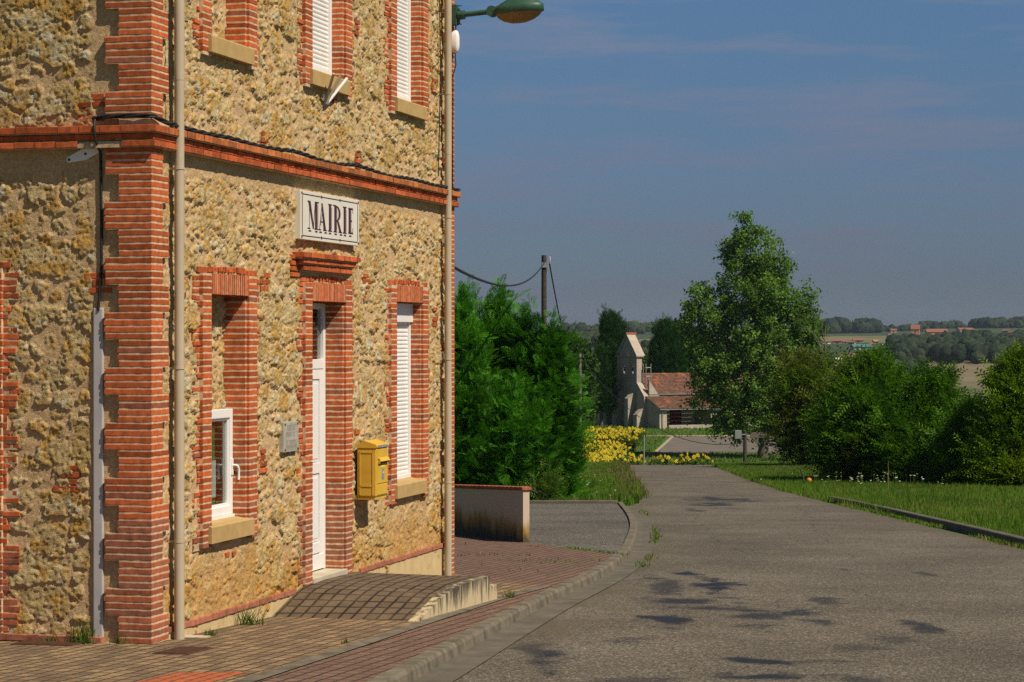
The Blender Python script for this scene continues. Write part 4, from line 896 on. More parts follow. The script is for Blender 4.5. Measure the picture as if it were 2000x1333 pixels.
lab_b = noisy('label_grey_blue', (0.12,0.14,0.20), (0.30,0.32,0.36), scale=30.0); lab_y = noisy('label_yellow', (0.72,0.62,0.03), (0.75,0.66,0.05), scale=3.0)
for b_, m_ in (((.14, .33, -.2462, -.2425, .405, .418), lab_b), ((.20, .29, -.2462, -.2425, .235, .36), lab_b), ((.05, .40, -.2555, -.245, .618, .645), lab_b), ((.16, .31, -.2462, -.2425, .38, .40), lab_y), ((.235, .275, -.2475, -.2425, .305, .325), lab_y)):
    mb = MB(); mb.box(*b_); mb.build('label', m_, mx)

fh = empty('flag_holder', hx(5.0, .06, 5.56), 'bracket of three white flag tubes fixed under an upstairs window sill', 'flag holder', rz=ROT)
mb = MB(); mb.bbox(-.07, .07, -.02, .02, -.07, .07, .004); mb.bbox(-.05, .05, -.06, -.02, -.05, .02, .004); mb.build('bracket', M['steel'], fh)
for a, rr in ((-.19, .017), (.0, .017), (.19, .018)): mb = MB(); mb.tube([(a*.2, -.04, -.03), (a*1.25, -.21, .27)], rr, 10); mb.build('tube', M['pipe'] if a < .1 else M['white'], fh)

def cable(name, paths, r_, label, cat, mat=None, parent=None, group=None):
    mb = MB()
    for p in paths: mb.tube(p, r_, 6)
    o = mb.build(name, mat or M['black'], parent)
    if parent is None: tag(o, label, cat, group)
    return o
def twist(pts, n, rad, turns):
    """strands wound round a path"""
    P = [Vector(p) for p in pts]; L = [0]
    for i in range(1, len(P)): L.append(L[-1]+(P[i]-P[i-1]).length)
    out = []
    for k in range(n):
        q_ = []; m = int(L[-1]/.06)
        for i in range(m+1):
            s = L[-1]*i/m; j = max(1, next((a for a in range(1, len(L)) if L[a] >= s), len(L)-1)); t = (s-L[j-1])/max(1e-6, L[j]-L[j-1]); p = P[j-1].lerp(P[j], t); dd = (P[j]-P[j-1]).normalized()
            sd = dd.cross(Vector((0, 0, 1))); sd = sd.normalized() if sd.length > .1 else Vector((1, 0, 0)); up = sd.cross(dd); a = turns*s+2*pi*k/n; wob = .012*sin(s*3.1)
            q_.append(p+(sd*cos(a)+up*sin(a))*rad+Vector((0, 0, wob)))
        out.append(q_)
    return out
run = [hx(-.03, .58, 4.90), hx(-.035, .3, 4.91), hx(-.03, -.03, 4.90), hx(.2, -.045, 4.87)]+[hx(s, -.05, 4.858+.012*sin(s*2.3)) for s in np.linspace(.8, 10.2, 14)]+[hx(10.31, -.05, 4.86), hx(10.33, .3, 4.86)]
cable('wall_cable', twist(run, 3, .014, 9), .012, 'twisted black electric cable running along the top of the brick string course', 'cable')
cable('drop_cable', [[hx(-.02, .56, 4.90), hx(-.06, .545, 4.88), hx(-.085, .54, 4.80), hx(-.075, .535, 4.70), hx(.035, .53, 4.58), hx(.04, .525, 4.1), hx(.04, .52, 3.6), hx(.035, .535, 3.35), hx(.03, .55, 3.10)]], .013, 'black cable hanging down the side wall into the grey conduit', 'cable')
cable('thin_wire', [[hx(.36, -.005, 7.6), hx(.37, -.01, 6.4), hx(.40, -.01, 5.9), hx(.40, -.005, 5.5), hx(.42, -.01, 5.1), hx(.40, -.03, 4.88)]], .008, 'thin black wire beside the rain pipe at the near brick corner', 'cable')
cable('thin_wire', [[hx(9.55, .02, 8), hx(9.57, .0, 6.5), hx(9.54, .02, 5.0)]], .008, 'thin black wire left of the rain pipe at the far end of the facade', 'cable')
mb = MB(); mb.bbox(-.05, .05, -.045, 0, 0, 3.16, .012); o = mb.build('cable_conduit', M['duct']); o.location = hx(.075, .555, -.03); o.rotation_euler = (0, 0, ROT-pi/2); tag(o, 'pale grey plastic cable conduit standing against the side wall', 'conduit')
tp = empty('tie_plate', hx(.05, .70, 4.57), 'flat beige metal bracket with two holes below the string course', 'bracket', rz=ROT-pi/2)
mb = MB(); pp = []
for a in np.linspace(pi*.5, pi*1.5, 7): pp.append((-.155+.028*cos(a), .028*sin(a)))
for a in np.linspace(-pi*.5, pi*.5, 7): pp.append((.155+.028*cos(a), .028*sin(a)))
pp[7:7] = [(0, -.055)]; pp.append((0, .055)); mb.prism(pp, 'y', -.02, .0); ob = mb.build('plate', M['white'], tp); ob.rotation_euler = (0, radians(-17), 0)
mb = MB()
for x in (-.155, .02): mb = MB(); mb.tube([(x, -.0205, 0), (x, -.0195, 0)], .014, 10); ob = mb.build('hole', M['black'], tp); ob.rotation_euler = (0, radians(-17), 0)

# the street lamp on the far corner
Lm = empty('street_lamp', hx(10.12, -.01, 7.22), 'green street lamp with an amber bowl on a short arm at the building corner', 'street lamp', rz=ROT-pi/2)
mb = MB(); mb.bbox(.0, .07, -.05, .05, -.14, .14, .008); mb.bbox(.07, .10, -.03, .03, -.12, .09, .006); mb.build('wall_bracket', M['lamp_green'], Lm)
mb = MB()
for z in (-.125, .125): mb = MB(); mb.tube([(-.01, .0, z), (.13, 0, z)], .008, 6); mb.build('bolt', M['rust'], Lm)
mb = MB(); mb.tube([(.08, 0, .0), (.17, 0, .0)], .062, 14); mb.tube([(.10, -.045, .0), (.10, .045, .0)], .06, 14); mb.tube([(.12, 0, .0), (.60, 0, .035)], .036, 12); mb.tube([(.555, -.05, .03), (.555, .05, .03)], .075, 14); mb.build('arm', M['lamp_green'], Lm)
def lamp_rows(prof, cx):
    rows = []
    for (t, a, b, z) in prof: rows.append([(cx+a*cos(q_)+(t if cos(q_) > 0 else 0)*0, b*sin(q_), z+.05*a*cos(q_)) for q_ in np.linspace(0, 2*pi, 33)[:-1]])
    return rows
mb = MB(); cx = .93
mb.ring([[(cx+a*cos(q_)-.02*(1-abs(cos(q_))), b*sin(q_), z+.07*a*cos(q_)) for q_ in np.linspace(0, 2*pi, 33)[:-1]] for (a, b, z) in ((.335, .165, -.005), (.345, .175, .0), (.338, .172, .085), (.33, .165, .095), (.27, .135, .14), (.19, .10, .18), (.10, .055, .205), (.01, .006, .212))][::1])
mb.tube([(.57, 0, .03), (.64, 0, .05), (.72, 0, .07)], [.055, .06, .05], 12); hd = mb.build('housing', M['lamp_green'], Lm)
mb = MB(); mb.ring([[(cx+a*cos(q_), b*sin(q_), z+.07*a*cos(q_)) for q_ in np.linspace(0, 2*pi, 33)[:-1]] for (a, b, z) in ((.01, .006, -.135), (.11, .07, -.13), (.21, .115, -.10), (.28, .145, -.055), (.325, .162, .0))]); mb.build('bowl', M['amber'], Lm)
jb = empty('junction_box', hx(10.13, -.02, 6.86), 'white oval plastic junction box below the street lamp', 'junction box', rz=ROT-pi/2)
mb = MB(); mb.ring([[(-.02+x, wy*sin(q_), .16*kz*cos(q_)-.0) for q_ in np.linspace(0, 2*pi, 25)[:-1]] for (x, wy, kz) in ((.0, .05, .9), (.06, .055, 1), (.085, .045, .85), (.10, .02, .5), (.102, .002, .05))]); mb.build('cover', M['white'], jb)
cable('lamp_cable', [[hx(10.13, -.04, 6.72), hx(10.14, -.05, 6.55), hx(10.12, -.015, 6.4), hx(10.12, -.012, 4.9)], [hx(10.13, -.05, 7.08), hx(10.15, -.05, 7.0)]], .009, 'thin black lamp cable dropping down the far brick corner', 'cable')
# notices behind the casement
for i, (x, z0, z1, w_, cl, lb) in enumerate(((2.06, 1.22, 1.60, .16, (0.60, 0.66, 0.66), 'white paper notice with a pointed top taped inside the casement window'), (1.90, 1.20, 1.62, .15, (0.25, 0.42, 0.46), 'pale blue paper notice taped inside the casement window'))):
    mb = MB(); mb.box(-w_/2, w_/2, -.001, .001, 0, z1-z0); o = mb.build('notice', noisy('notice_paper', cl, tuple(np.array(cl)*.9), scale=30.0)); o.location = hx(x, fy+.055+.004*i, z0); o.rotation_euler = (0, 0, ROT); tag(o, lb, 'notice')
gc = noisy('backing_green', (0.06,0.14,0.03), (0.09,0.19,0.04), scale=6.0)
mb = MB(); mb.ring([[(1.92+.24*i/24, .245+.01*sin(i*1.3), z) for i in range(25)] for z in (1.06, 2.05)], closed=False); o = mb.build('backing', gc); o.location = hall.location; o.rotation_euler = hall.rotation_euler; tag(o, 'wavy green sheet inside the casement window', 'backing')  # wavy green sheet close behind the pane

# --- the ramp before the door
rp = empty('entrance_ramp', (CORNER[0], CORNER[1], 0), 'paved entrance ramp rising to the white door of the town hall', 'ramp', rz=ROT)
prof = [(2.72, -.17), (3.0, -.12), (3.35, -.062), (3.69, -.008), (3.9, .03), (4.08, .055), (4.4, .08), (4.84, .095), (5.4, .085), (5.93, .07)]
prof_in = [(2.95, -.16), (3.2, -.135), (3.5, -.06), (3.77, .005), (3.95, .05), (4.1, .08), (4.4, .10), (4.84, .11), (5.4, .10), (5.93, .085)]
mb = MB(); rows = []
for (a, b) in zip(prof, prof_in): rows.append([(b[0]+(a[0]-b[0])*t, -.0+(-1.58)*t+.02, b[1]+(a[1]-b[1])*t) for t in np.linspace(0, 1, 9)])
mb.ring(rows, smooth=True, closed=False); mb.f = [f[::-1] for f in mb.f]; mb.build('paving', M['grey_pavers'], rp)
mb = MB(); edge = [(s, z+.012) for s, z in prof]; mb.prism(edge+[(5.93, -.5), (2.72, -.5)], 'y', -1.66, -1.555); mb.box(5.85, 5.952, -1.554, .0, -.5, .06); mb.bbox(5.953, 6.27, -1.66, -1.45, -.5, -.045, .01); mb.build('side_wall', M['streaked'], rp)
# drain covers and weeds at the foot of the wall
def grate(name, s, y, w_, l_, label):
    o = empty(name, hx(s, y, gz(s, y)+.004), label, 'drain cover', rz=ROT); mb = MB(); mb.box(-l_/2, l_/2, -w_/2, w_/2, -.02, .004); mb.build('frame', M['rust'], o)
    mb = MB(); n = int(l_/.05)
    for i in range(n): mb.box(-l_/2+.02+i*.05, -l_/2+.045+i*.05, -w_/2+.02, w_/2-.02, .004, .010)
    mb.build('bar', M['rust'], o)
    g_ = -.04*U[1]; o.rotation_euler = (radians(-.6), math.atan(-g_), ROT)
grate('drain_grate', -.55, -.55, .34, .62, 'small rusty drain grate in the tan pavers near the rain pipe')
grate('iron_cover', -.20, .95, .62, .30, 'rusty iron cover in the pavement at the foot of the side wall')
def weed(name, s, y, n, h, label, seed, dz=0.0):
    q_ = np.random.default_rng(seed); X = q_.normal(0, h*.3, n); Y = q_.normal(0, h*.2, n)
    b = blades(name, X, Y, np.zeros(n), q_.uniform(.4, 1, n)*h, np.full(n, .004+h*.008), mix(np.array([.05, .10, .015]), np.array([.10, .16, .03]), q_.uniform(0, 1, n)), M['grass'], lean=.9, seed=seed)
    b.location = hx(s, y, gz(s, y)+dz); tag(b, label, 'weed')
weed('grass_tuft', -.07, .66, 90, .27, 'tall grass tuft at the foot of the grey cable conduit', 1)
weed('grass_tuft', -.07, .98, 40, .12, 'small grass tuft below the red brick base of the side wall', 2)
weed('grass_tuft', -.06, .30, 30, .12, 'little tuft at the foot of the brick corner beside the pipe footing', 3)
weed('grass_tuft', .95, -.20, 40, .10, 'short green tuft on the pavers right of the pipe footing', 4)
weed('grass_tuft', 2.25, -.12, 60, .26, 'wispy grass tuft at the plinth left of the ramp', 5)
weed('grass_tuft', 6.6, -1.72, 40, .12, 'grass tuft beside the low block at the end of the ramp', 6)
weed('grass_tuft', .55, -1.72, 30, .06, 'flat tuft growing on the grey divider of the pavement', 7)

# low garden wall with brick coping
lw = empty('garden_wall', (0.29, 40.85, plane(40.85)), 'low rendered wall with brick coping and algae stains beyond the town hall', 'wall', rz=atan2(44.5-40.77, -1.09-.29)+pi)
Lw = 9.5; mb = MB(); hh_ = .92
sl = -0.04*sin(atan2(44.5-40.77, -1.38))
rows = []
mb.prism([(0, -.4), (-Lw, -.4+(-sl)*0-.34*Lw/9.5-.2), (-Lw, hh_-.05*Lw), (0, hh_)], 'y', -.10, .02); mb.build('wall_body', M['algae'], lw)
mb = MB(); x = .03
while x > -Lw: mb.cur = tuple(np.array([0.34, 0.115, 0.06])*rnd.uniform(.8, 1.15)); n_ = rnd.uniform(.2, .23); zz_ = hh_-.05*(-x-n_*0)+.004; mb.bbox(x-n_+.01, x, -.13, .05, zz_, zz_+.055, .008); x -= n_*2.9 if False else n_
mb.build('coping', M['brick'], lw)
# ------------------------------------------------------------------ foliage
def tmpl_leafclump(n, spread, size, seed):
    q = np.random.default_rng(seed); V = []; Fc = []
    for i in range(n):
        p = q.normal(0, spread, 3); a = q.normal(0, 1, 3); a /= np.linalg.norm(a); b = np.cross(a, q.normal(0, 1, 3)); b /= np.linalg.norm(b); s = size*q.uniform(.7, 1.3); k = len(V)
        V += [p-a*s, p-b*s*.62+a*s*.1, p+a*s, p+b*s*.62+a*s*.1]; Fc.append((k, k+1, k+2, k+3))
    return np.array(V), np.array(Fc)
def tmpl_twig(n, L, leaf, seed, droop=.25):
    """a side twig along +y with leaves in two ranks"""
    q = np.random.default_rng(seed); V = []; Fc = []
    for i in range(n):
        t = (i+.6)/n; c = np.array([0, t*L, -droop*L*t*t]); sg = 1 if i % 2 else -1; s = leaf*q.uniform(.75, 1.2)*(1.1-.35*t); a = np.array([sg*.85, .6, q.normal(0, .25)]); a /= np.linalg.norm(a); b = np.array([-a[1], a[0], q.normal(0, .3)]); k = len(V)
        V += [c, c+a*s-b*s*.32, c+a*s*2, c+a*s+b*s*.32]; Fc.append((k, k+1, k+2, k+3))
    return np.array(V), np.array(Fc)
def tmpl_spray(n, L, seed, wide=.42):
    """a flat feathery conifer spray along +y"""
    q = np.random.default_rng(seed); V = []; Fc = []
    for i in range(n):
        t = (i+.5)/n; sg = 1 if i % 2 else -1; l = L*(wide*(1-t)**.7+.10)*q.uniform(.8, 1.2); c = np.array([0, t*L*.92, .06*L*sin(3*t)]); a = np.array([sg*.62, .78, q.normal(0, .12)]); w_ = .035*L+.018*l; k = len(V)
        e = c+a*l; o_ = np.array([a[1], -a[0], 0])*w_
        V += [c-o_*.5, c+a*l*.5-o_, e, c+a*l*.5+o_]; Fc.append((k, k+1, k+2, k+3))
    k = len(V); V += [np.array([-.02*L, .5*L, 0]), np.array([.0, .55*L, .01]), np.array([.02*L, .5*L, 0]), np.array([0, L*1.12, 0])]; Fc.append((k, k+1, k+3, k+2))
    return np.array(V), np.array(Fc)
def instances(T, F, pos, dirs, ups, scl):
    dirs = dirs/np.linalg.norm(dirs, axis=1, keepdims=True); sd = np.cross(dirs, ups); sd /= np.maximum(np.linalg.norm(sd, axis=1, keepdims=True), 1e-6); up = np.cross(sd, dirs)
    R = np.stack([sd, dirs, up], 2)                                  # columns
    V = np.einsum('nij,vj->nvi', R, T)*scl[:, None, None]+pos[:, None, :]
    n = len(pos); Fq = (F[None]+(np.arange(n)*len(T))[:, None, None]).reshape(-1, F.shape[1]); return V.reshape(-1, 3), Fq
def blob_points(blobs, n, q, shell=.55, top=.0):
    """points in the outer part of a set of ellipsoids, denser where a blob is bigger"""
    B = np.array([b[:6] for b in blobs], float); vol = (B[:, 3]*B[:, 4]+B[:, 4]*B[:, 5]+B[:, 3]*B[:, 5]); k = q.choice(len(B), n, p=vol/vol.sum())
    d = q.normal(0, 1, (n, 3)); d /= np.linalg.norm(d, axis=1, keepdims=True); rr = shell+(1-shell)*q.uniform(0, 1, n)**.6
    return B[k, :3]+d*rr[:, None]*B[k, 3:6], d/B[k, 3:6]/np.linalg.norm(d/B[k, 3:6], axis=1, keepdims=True), rr
def poly_mesh(name, V, Q, T, mat, parent, col):
    me = bpy.data.meshes.new(name); me.vertices.add(len(V)); me.vertices.foreach_set('co', np.asarray(V, np.float32).ravel()); nq, n3 = len(Q), len(T)
    me.loops.add(nq*4+n3*3); me.loops.foreach_set('vertex_index', np.concatenate([Q.ravel(), T.ravel()]).astype(np.int32)); me.polygons.add(nq+n3)
    me.polygons.foreach_set('loop_start', np.concatenate([np.arange(nq)*4, nq*4+np.arange(n3)*3]).astype(np.int32)); me.polygons.foreach_set('loop_total', np.concatenate([np.full(nq, 4), np.full(n3, 3)]).astype(np.int32))
    me.materials.append(mat); a = me.attributes.new('Col', 'FLOAT_COLOR', 'POINT'); c = np.ones((len(V), 4), np.float32); c[:, :3] = col; a.data.foreach_set('color', c.ravel()); me.update(calc_edges=True); me.validate()
    o = bpy.data.objects.new(name, me); COL.objects.link(o); o.parent = parent; return o
def crown(name, parent, parts, mat, c1, c2, seed, patchy=None, core=0):
    """parts: list of (template, blobs, count, scale, style)"""
    q = np.random.default_rng(seed); VV = []; FF = []; CC = []; off = 0
    for (T, F), blobs, n, sc, style in parts:
        kc = style.get('k', 1); n = max(kc, n//kc*kc)
        P, O, rr = blob_points(blobs, n//kc, q, style.get('shell', .55)); shade = np.repeat(q.uniform(0, 1, n//kc), kc)
        if kc > 1:
            cs = style.get('cs', .4); P = np.repeat(P, kc, 0); O = np.repeat(O, kc, 0); ax = O+np.array([0, 0, style.get('up', .3)*.6]); ax /= np.linalg.norm(ax, axis=1, keepdims=True)
            P = P+ax*(q.uniform(-.7, .7, n)*cs)[:, None]+q.normal(0, cs*.42, (n, 3))*np.array([1, 1, style.get('flat', .5)])
        up = np.tile([0, 0, 1.0], (n, 1))
        D = O*style.get('out', 1.0)+up*style.get('up', .3)+q.normal(0, style.get('rand', .35), (n, 3))
        ups = up+q.normal(0, style.get('roll', .3), (n, 3)); s = sc*q.uniform(.65, 1.35, n)
        V, Fq = instances(T, F, P, D, ups, s); VV.append(V); FF.append(Fq+off); off += len(V)
        t = np.clip(.25*q.uniform(0, 1, n)+.45*shade+.3*vnoise(P[:, 0]*style.get('pf', .9)+P[:, 2]*.7, P[:, 2]*style.get('pf', .9)+P[:, 1]*.6, seed), 0, 1)
        c = mix(np.array(c1), np.array(c2), t)
        if patchy is not None:
            k = sstep(.55, .75, vnoise(P[:, 0]*.5+9, P[:, 2]*.5+P[:, 1]*.3, seed+5)); c = mix(c, np.array(patchy), k*.7)
        CC.append(np.repeat(c, len(T), 0))
    if core:
        bm = bmesh.new(); bmesh.ops.create_icosphere(bm, subdivisions=3, radius=1); bm.verts.index_update(); V0 = np.array([v.co[:] for v in bm.verts]); F0 = np.array([[v.index for v in f.verts]+[f.verts[2].index] for f in bm.faces]); bm.free()
        F0 = F0[:, :3]; kq = FF[0].shape[1]
        for b in parts[0][1]:
            k = core*(1+.5*(fbm(V0[:, 0]*3+b[0], V0[:, 2]*3+V0[:, 1]*2+b[2], 3, seed)-.5)); V = V0*k[:, None]*np.array(b[3:6])+np.array(b[:3])
            VV.append(V); FF.append(np.concatenate([F0, F0[:, 2:3]], 1)[:, :kq]+off); off += len(V); CC.append(np.tile(np.array(c1)*.9, (len(V), 1)))  # dark hull added inside the crown, so its gaps read as deep shade
        VA = np.concatenate(VV); FA = np.concatenate(FF); CA = np.concatenate(CC); quad = FA[:, 2] != FA[:, 3]
        o = poly_mesh(name, VA, FA[quad], FA[~quad][:, :3], mat, parent, CA); return o
    return np_mesh(name, np.concatenate(VV), np.concatenate(FF), mat, parent, np.concatenate(CC))
def limb(mb, a, b, r0, r1, wob, q, n=6):
    a = np.array(a, float); b = np.array(b, float); pts = []; rs = []
    for i in range(n+1): t = i/n; pts.append(tuple(a+(b-a)*t+(q.normal(0, wob, 3) if 0 < i < n else 0))); rs.append(r0+(r1-r0)*t)
    mb.tube(pts, rs, 8)
def pxblobs(lst, Y, base, dy=1.0):
    """blob list measured in photo pixels (x, y, rx, ry) at distance Y -> metres relative to the tree's base"""
    out = []
    for b in lst:
        x, y, z = AT(b[0], b[1], Y); k = Y/FPX; dep = b[4] if len(b) > 4 else b[2]; off = b[5] if len(b) > 5 else 0.0
        out.append((x-base[0], off, z-base[2], b[2]*k, dep*k*dy, b[3]*k))
    return out

# poplar by the car park
Yp = 222.0; X, _, _ = AT(1490, 895, Yp); base = (X, Yp, float(H(X, Yp)))
pop = empty('poplar_tree', base, 'tall poplar tree with an airy wind-swept crown in front of the car park', 'tree')
pb = pxblobs([(1455,448,16,28),(1478,490,40,42),(1440,495,24,30),(1500,525,42,40),(1440,545,36,38),(1475,575,66,44),(1522,530,22,22),(1365,590,24,32),(1400,620,48,40),(1345,610,14,30),(1450,640,62,48),(1510,620,50,45),(1575,590,24,36),(1555,640,44,44),(1500,690,70,50),(1400,690,52,48),(1350,650,18,40),(1440,740,66,48),(1525,730,52,46),(1575,690,34,40),(1384,752,40,36),(1362,788,20,20),(1434,796,44,36),(1500,790,56,44),(1545,780,34,36),(1404,832,22,20),(1466,838,40,26),(1595,650,14,30)], Yp, base)
lc = [tmpl_leafclump(10, .36, .165, k) for k in range(3)]
crown('crown', pop, [(lc[0], pb, 1700, .9, dict(shell=.3, rand=1.2, up=.2, k=6, cs=.55, flat=.8)), (lc[1], pb, 4900, .86, dict(shell=.75, rand=1.0, up=.3, k=7, cs=.6, flat=.8)), (lc[2], pb, 420, .6, dict(shell=.98, rand=1.0))], M['leaf'], (.022, .062, .010), (.20, .335, .065), 3)
q_ = np.random.default_rng(4); mb = MB(); limb(mb, (0, 0, -.2), (.1, 0, 3.2), .55, .42, .05, q_); limb(mb, (.1, 0, 3.2), (-1.2, .2, 20.5), .42, .05, .12, q_, 12)
for z, dx, dy, dz, r0 in ((3.5, 3.6, .8, 6, .16), (4.5, -4.6, -.6, 5.0, .16), (6, -5.0, 1.2, 7.2, .14), (7, 3.9, -1.5, 7.6, .15), (9, 2.6, 1.2, 6.4, .11), (10, -3.4, -1, 5.5, .10), (12, 1.9, .5, 5, .09), (14, -1.5, .4, 5, .07), (5, 1.2, -2.6, 6, .13), (8, -1.5, 2.6, 6, .1), (3, -3.0, -1.4, 2.6, .1)):
    t = (z-3.2)/17.3; sx_ = .1-1.3*max(0, t); limb(mb, (sx_, .1, z), (sx_+dx, dy, z+dz), r0, .03, .10, q_, 7)
mb.build('trunk', M['bark'], pop)
dead = empty('bare_sapling', (AT(1608, 900, 215)[0], 215, float(H(29, 215))), 'thin leafless young tree standing at the right edge of the poplar', 'tree')
mb = MB()
for dx, h in ((0, 12.6), (-.5, 11.0), (.5, 11.4), (-1.1, 9.5), (.9, 9.0)): limb(mb, (dx*.2, 0, 0), (dx+.2, 0, h), .10, .02, .12, q_, 8)
for k in range(26): z = q_.uniform(4, 11.5); limb(mb, (.1, 0, z), (q_.normal(0, 1.0), q_.normal(0, .6), z+q_.uniform(.8, 1.8)), .03, .008, .04, q_, 4)
mb.build('branches', noisy('pale_bark', (.16,.13,.10), (.26,.22,.17), scale=5.0), dead)
crown('leaves', dead, [(lc[0], [(0, 0, 5.5, 1.6, 1.2, 3.6)], 180, .7, dict(shell=.2, rand=1))], M['leaf'], (.04, .08, .015), (.09, .13, .03), 8)

# shrubs and trees on the right-hand verge
tw = [tmpl_twig(13, .66, .085, k, .2) for k in range(4)]
def shrub(name, px, py, Y, blobs, n, label, c1, c2, seed, cat='shrub', sc=1.0, patchy=None, upk=.45, spikes=()):
    X, _, _ = AT(px, py, Y); base = (X, Y, float(plane(Y)-.08) if Y < 138 else float(H(X, Y)))
    root = empty(name, base, label, cat, 'leafy shrubs along the right verge'); sq = lambda L: [(x, py-(py-y)*.90, rx, ry*.92) for x, y, rx, ry in L]
    B = pxblobs(sq(blobs), Y, base); S = pxblobs(sq(spikes), Y, base)
    parts = [(tw[0], B, int(n*.5), sc*1.15, dict(shell=.55, up=upk, rand=.45, roll=.5, pf=.7, k=5, cs=.4*sc)), (tw[1], B, int(n*.65), sc, dict(shell=.8, up=upk+.2, rand=.3, roll=.4, pf=1.1, k=6, cs=.45*sc)), (tw[2], B, int(n*.18), sc*.95, dict(shell=.95, up=upk+.6, rand=.35, roll=.6, pf=1.1, k=3, cs=.3))]
    if S: parts.append((tw[3], S, int(len(S)*170), sc*.95, dict(shell=.2, up=1.0, rand=.4, roll=.6)))
    crown('crown', root, parts, M['leaf'], c1, c2, seed, patchy, core=.68)
    q = np.random.default_rng(seed); mb = MB(); zc = max(b[2] for b in B)
    for k in range(9):
        b = B[q.integers(len(B))]; limb(mb, (q.normal(0, .15), q.normal(0, .15), -.1), (b[0]*.8+q.normal(0, .3), b[1]+q.normal(0, .4), b[2]+b[5]*.5), .06, .012, .06, q, 6)
    mb.build('trunk', M['bark'], root); return root
G1, G2 = (.018, .070, .006), (.105, .215, .018)
shrub('leafy_shrub', 1580, 905, 128, [(1575,770,48,52),(1600,740,42,36),(1560,830,42,60),(1610,840,58,62),(1590,880,50,30),(1560,720,18,22)], 1800, 'dark rounded tree between the poplar and the tall shrubs, above the footpath', (.022,.060,.008), (.13,.215,.02), 21, sc=1.5, patchy=(.10,.10,.018))
shrub('leafy_shrub', 1690, 945, 92, [(1690,760,58,62),(1660,820,60,70),(1725,800,55,60),(1700,880,84,70),(1640,870,40,50),(1690,925,75,24)], 2900, 'tall bushy shrub with a broad top, left of the spiky one', G1, (.125,.26,.02), 22, sc=1.0, spikes=[(1712,700,8,34),(1690,712,10,26),(1745,735,9,26),(1660,745,9,22)], patchy=(.10,.095,.02))
shrub('leafy_shrub', 1810, 945, 89, [(1800,800,34,42),(1830,840,48,60),(1800,880,76,64),(1860,880,52,60),(1770,870,44,60),(1815,925,85,24)], 2600, 'shrub topped by two leafy spikes in the middle of the row', (.016,.060,.006), (.115,.25,.018), 23, spikes=[(1805,745,12,40),(1842,762,12,40),(1818,720,4,18),(1848,725,4,16),(1800,775,20,30)])
shrub('leafy_shrub', 1905, 948, 86, [(1900,870,48,56),(1930,900,50,50),(1880,910,50,34),(1905,830,22,30)], 1500, 'low shrub filling the gap before the tall yellow-green one', (.018,.062,.006), (.12,.255,.02), 24, spikes=[(1895,800,8,22)])
shrub('leafy_shrub', 1985, 950, 84, [(1985,775,38,66),(1965,840,52,66),(2030,800,56,90),(1990,890,80,60),(2060,880,70,70),(1950,900,50,46),(2000,930,95,20)], 3400, 'tall yellow-green shrub at the right end of the row', (.026,.075,.008), (.185,.29,.018), 25, spikes=[(1985,700,10,36),(1955,738,10,30),(1970,720,8,24),(2010,700,12,36)], patchy=(.17,.20,.014))
shrub('leafy_shrub', 1640, 905, 140, [(1650,770,42,48),(1625,800,40,60),(1660,840,40,60)], 1200, 'yellowing tree half hidden behind the tall bushy shrub', (.03,.06,.008), (.10,.12,.02), 26, sc=1.5)

# leyland conifers behind the garden wall
sp = [tmpl_spray(11, .40, k, .5) for k in range(3)]
def conifer(px, py, Y, top, hw, label, seed, n, lean=0.0):
    X, _, _ = AT(px, py, Y); b0 = plane(Y)-.1; base = (X, Y, b0); zt = AT(px, top, Y)[2]-b0; root = empty('leyland_conifer', base, label, 'conifer', 'leyland conifers behind the garden wall'); R = hw*Y/FPX; q = np.random.default_rng(seed)
    B = [(lean*t*R, 0, zt*(.03+.93*t), R*(1-t**2.2)*min(1, .72+t)*.95+.10, R*(1-t**2.2)*.95+.10, zt*.13) for t in np.linspace(0, .95, 11)]
    leaders = []
    for m_ in range(7):
        lx, ly = (lean*R*.9, 0) if m_ == 0 else (q.normal(0, R*.45)+lean*R*.6, q.normal(0, R*.35)); lz = zt*(.95 if m_ == 0 else q.uniform(.74, .90)); lh = q.uniform(.8, 1.3)
        for k_ in range(5): leaders.append((lx+.04*k_*lh, ly, lz+lh*k_*.22, .26-.05*k_, .26-.05*k_, .16))
    crown('crown', root, [(sp[0], B, int(n*.4), 1.1, dict(shell=.66, up=.30, rand=.28, roll=.4, pf=1.2, k=10, cs=.36, flat=.28)), (sp[1], B, int(n*1.5), .95, dict(shell=.9, up=.55, rand=.22, roll=.3, pf=1.6, k=16, cs=.46, flat=.20)), (sp[2], leaders, int(n*.24), .62, dict(shell=.2, up=1.2, rand=.25, roll=.9)), (sp[2], B, int(n*.08), 1.0, dict(shell=1.0, up=.8, rand=.3, roll=.5))], M['conifer'], (.007, .040, .004), (.085, .275, .018), seed, patchy=(.085,.275,.018), core=.74)
    mb = MB(); limb(mb, (0, 0, -.1), (lean*R*.8, 0, zt*.95), .16, .02, .03, q, 8)
    for k in range(24): a = q.uniform(0, 2*pi); z = zt*q.uniform(.05, .8); r_ = R*(1-(z/zt)**2.2)*.8; limb(mb, (0, 0, z), (cos(a)*r_, sin(a)*r_, z+.5), .035, .008, .04, q, 4)
    mb.build('trunk', M['bark'], root); return root
conifer(905, 985, 66.5, 606, 62, 'leyland conifer standing right against the brick corner of the town hall', 31, 2600)
conifer(968, 985, 68.0, 590, 70, 'tallest leyland conifer, with a thin shoot rising to the sagging cable', 32, 3000)
conifer(1022, 985, 67.0, 634, 54, 'leyland conifer in front of the wooden pole', 33, 2800)
conifer(1068, 985, 66.5, 668, 40, 'leyland conifer at the right end of the row by the grassy bank', 34, 2600, .35)
conifer(1000, 990, 65.6, 780, 62, 'short bushy leyland conifer at the front of the row', 35, 2000)
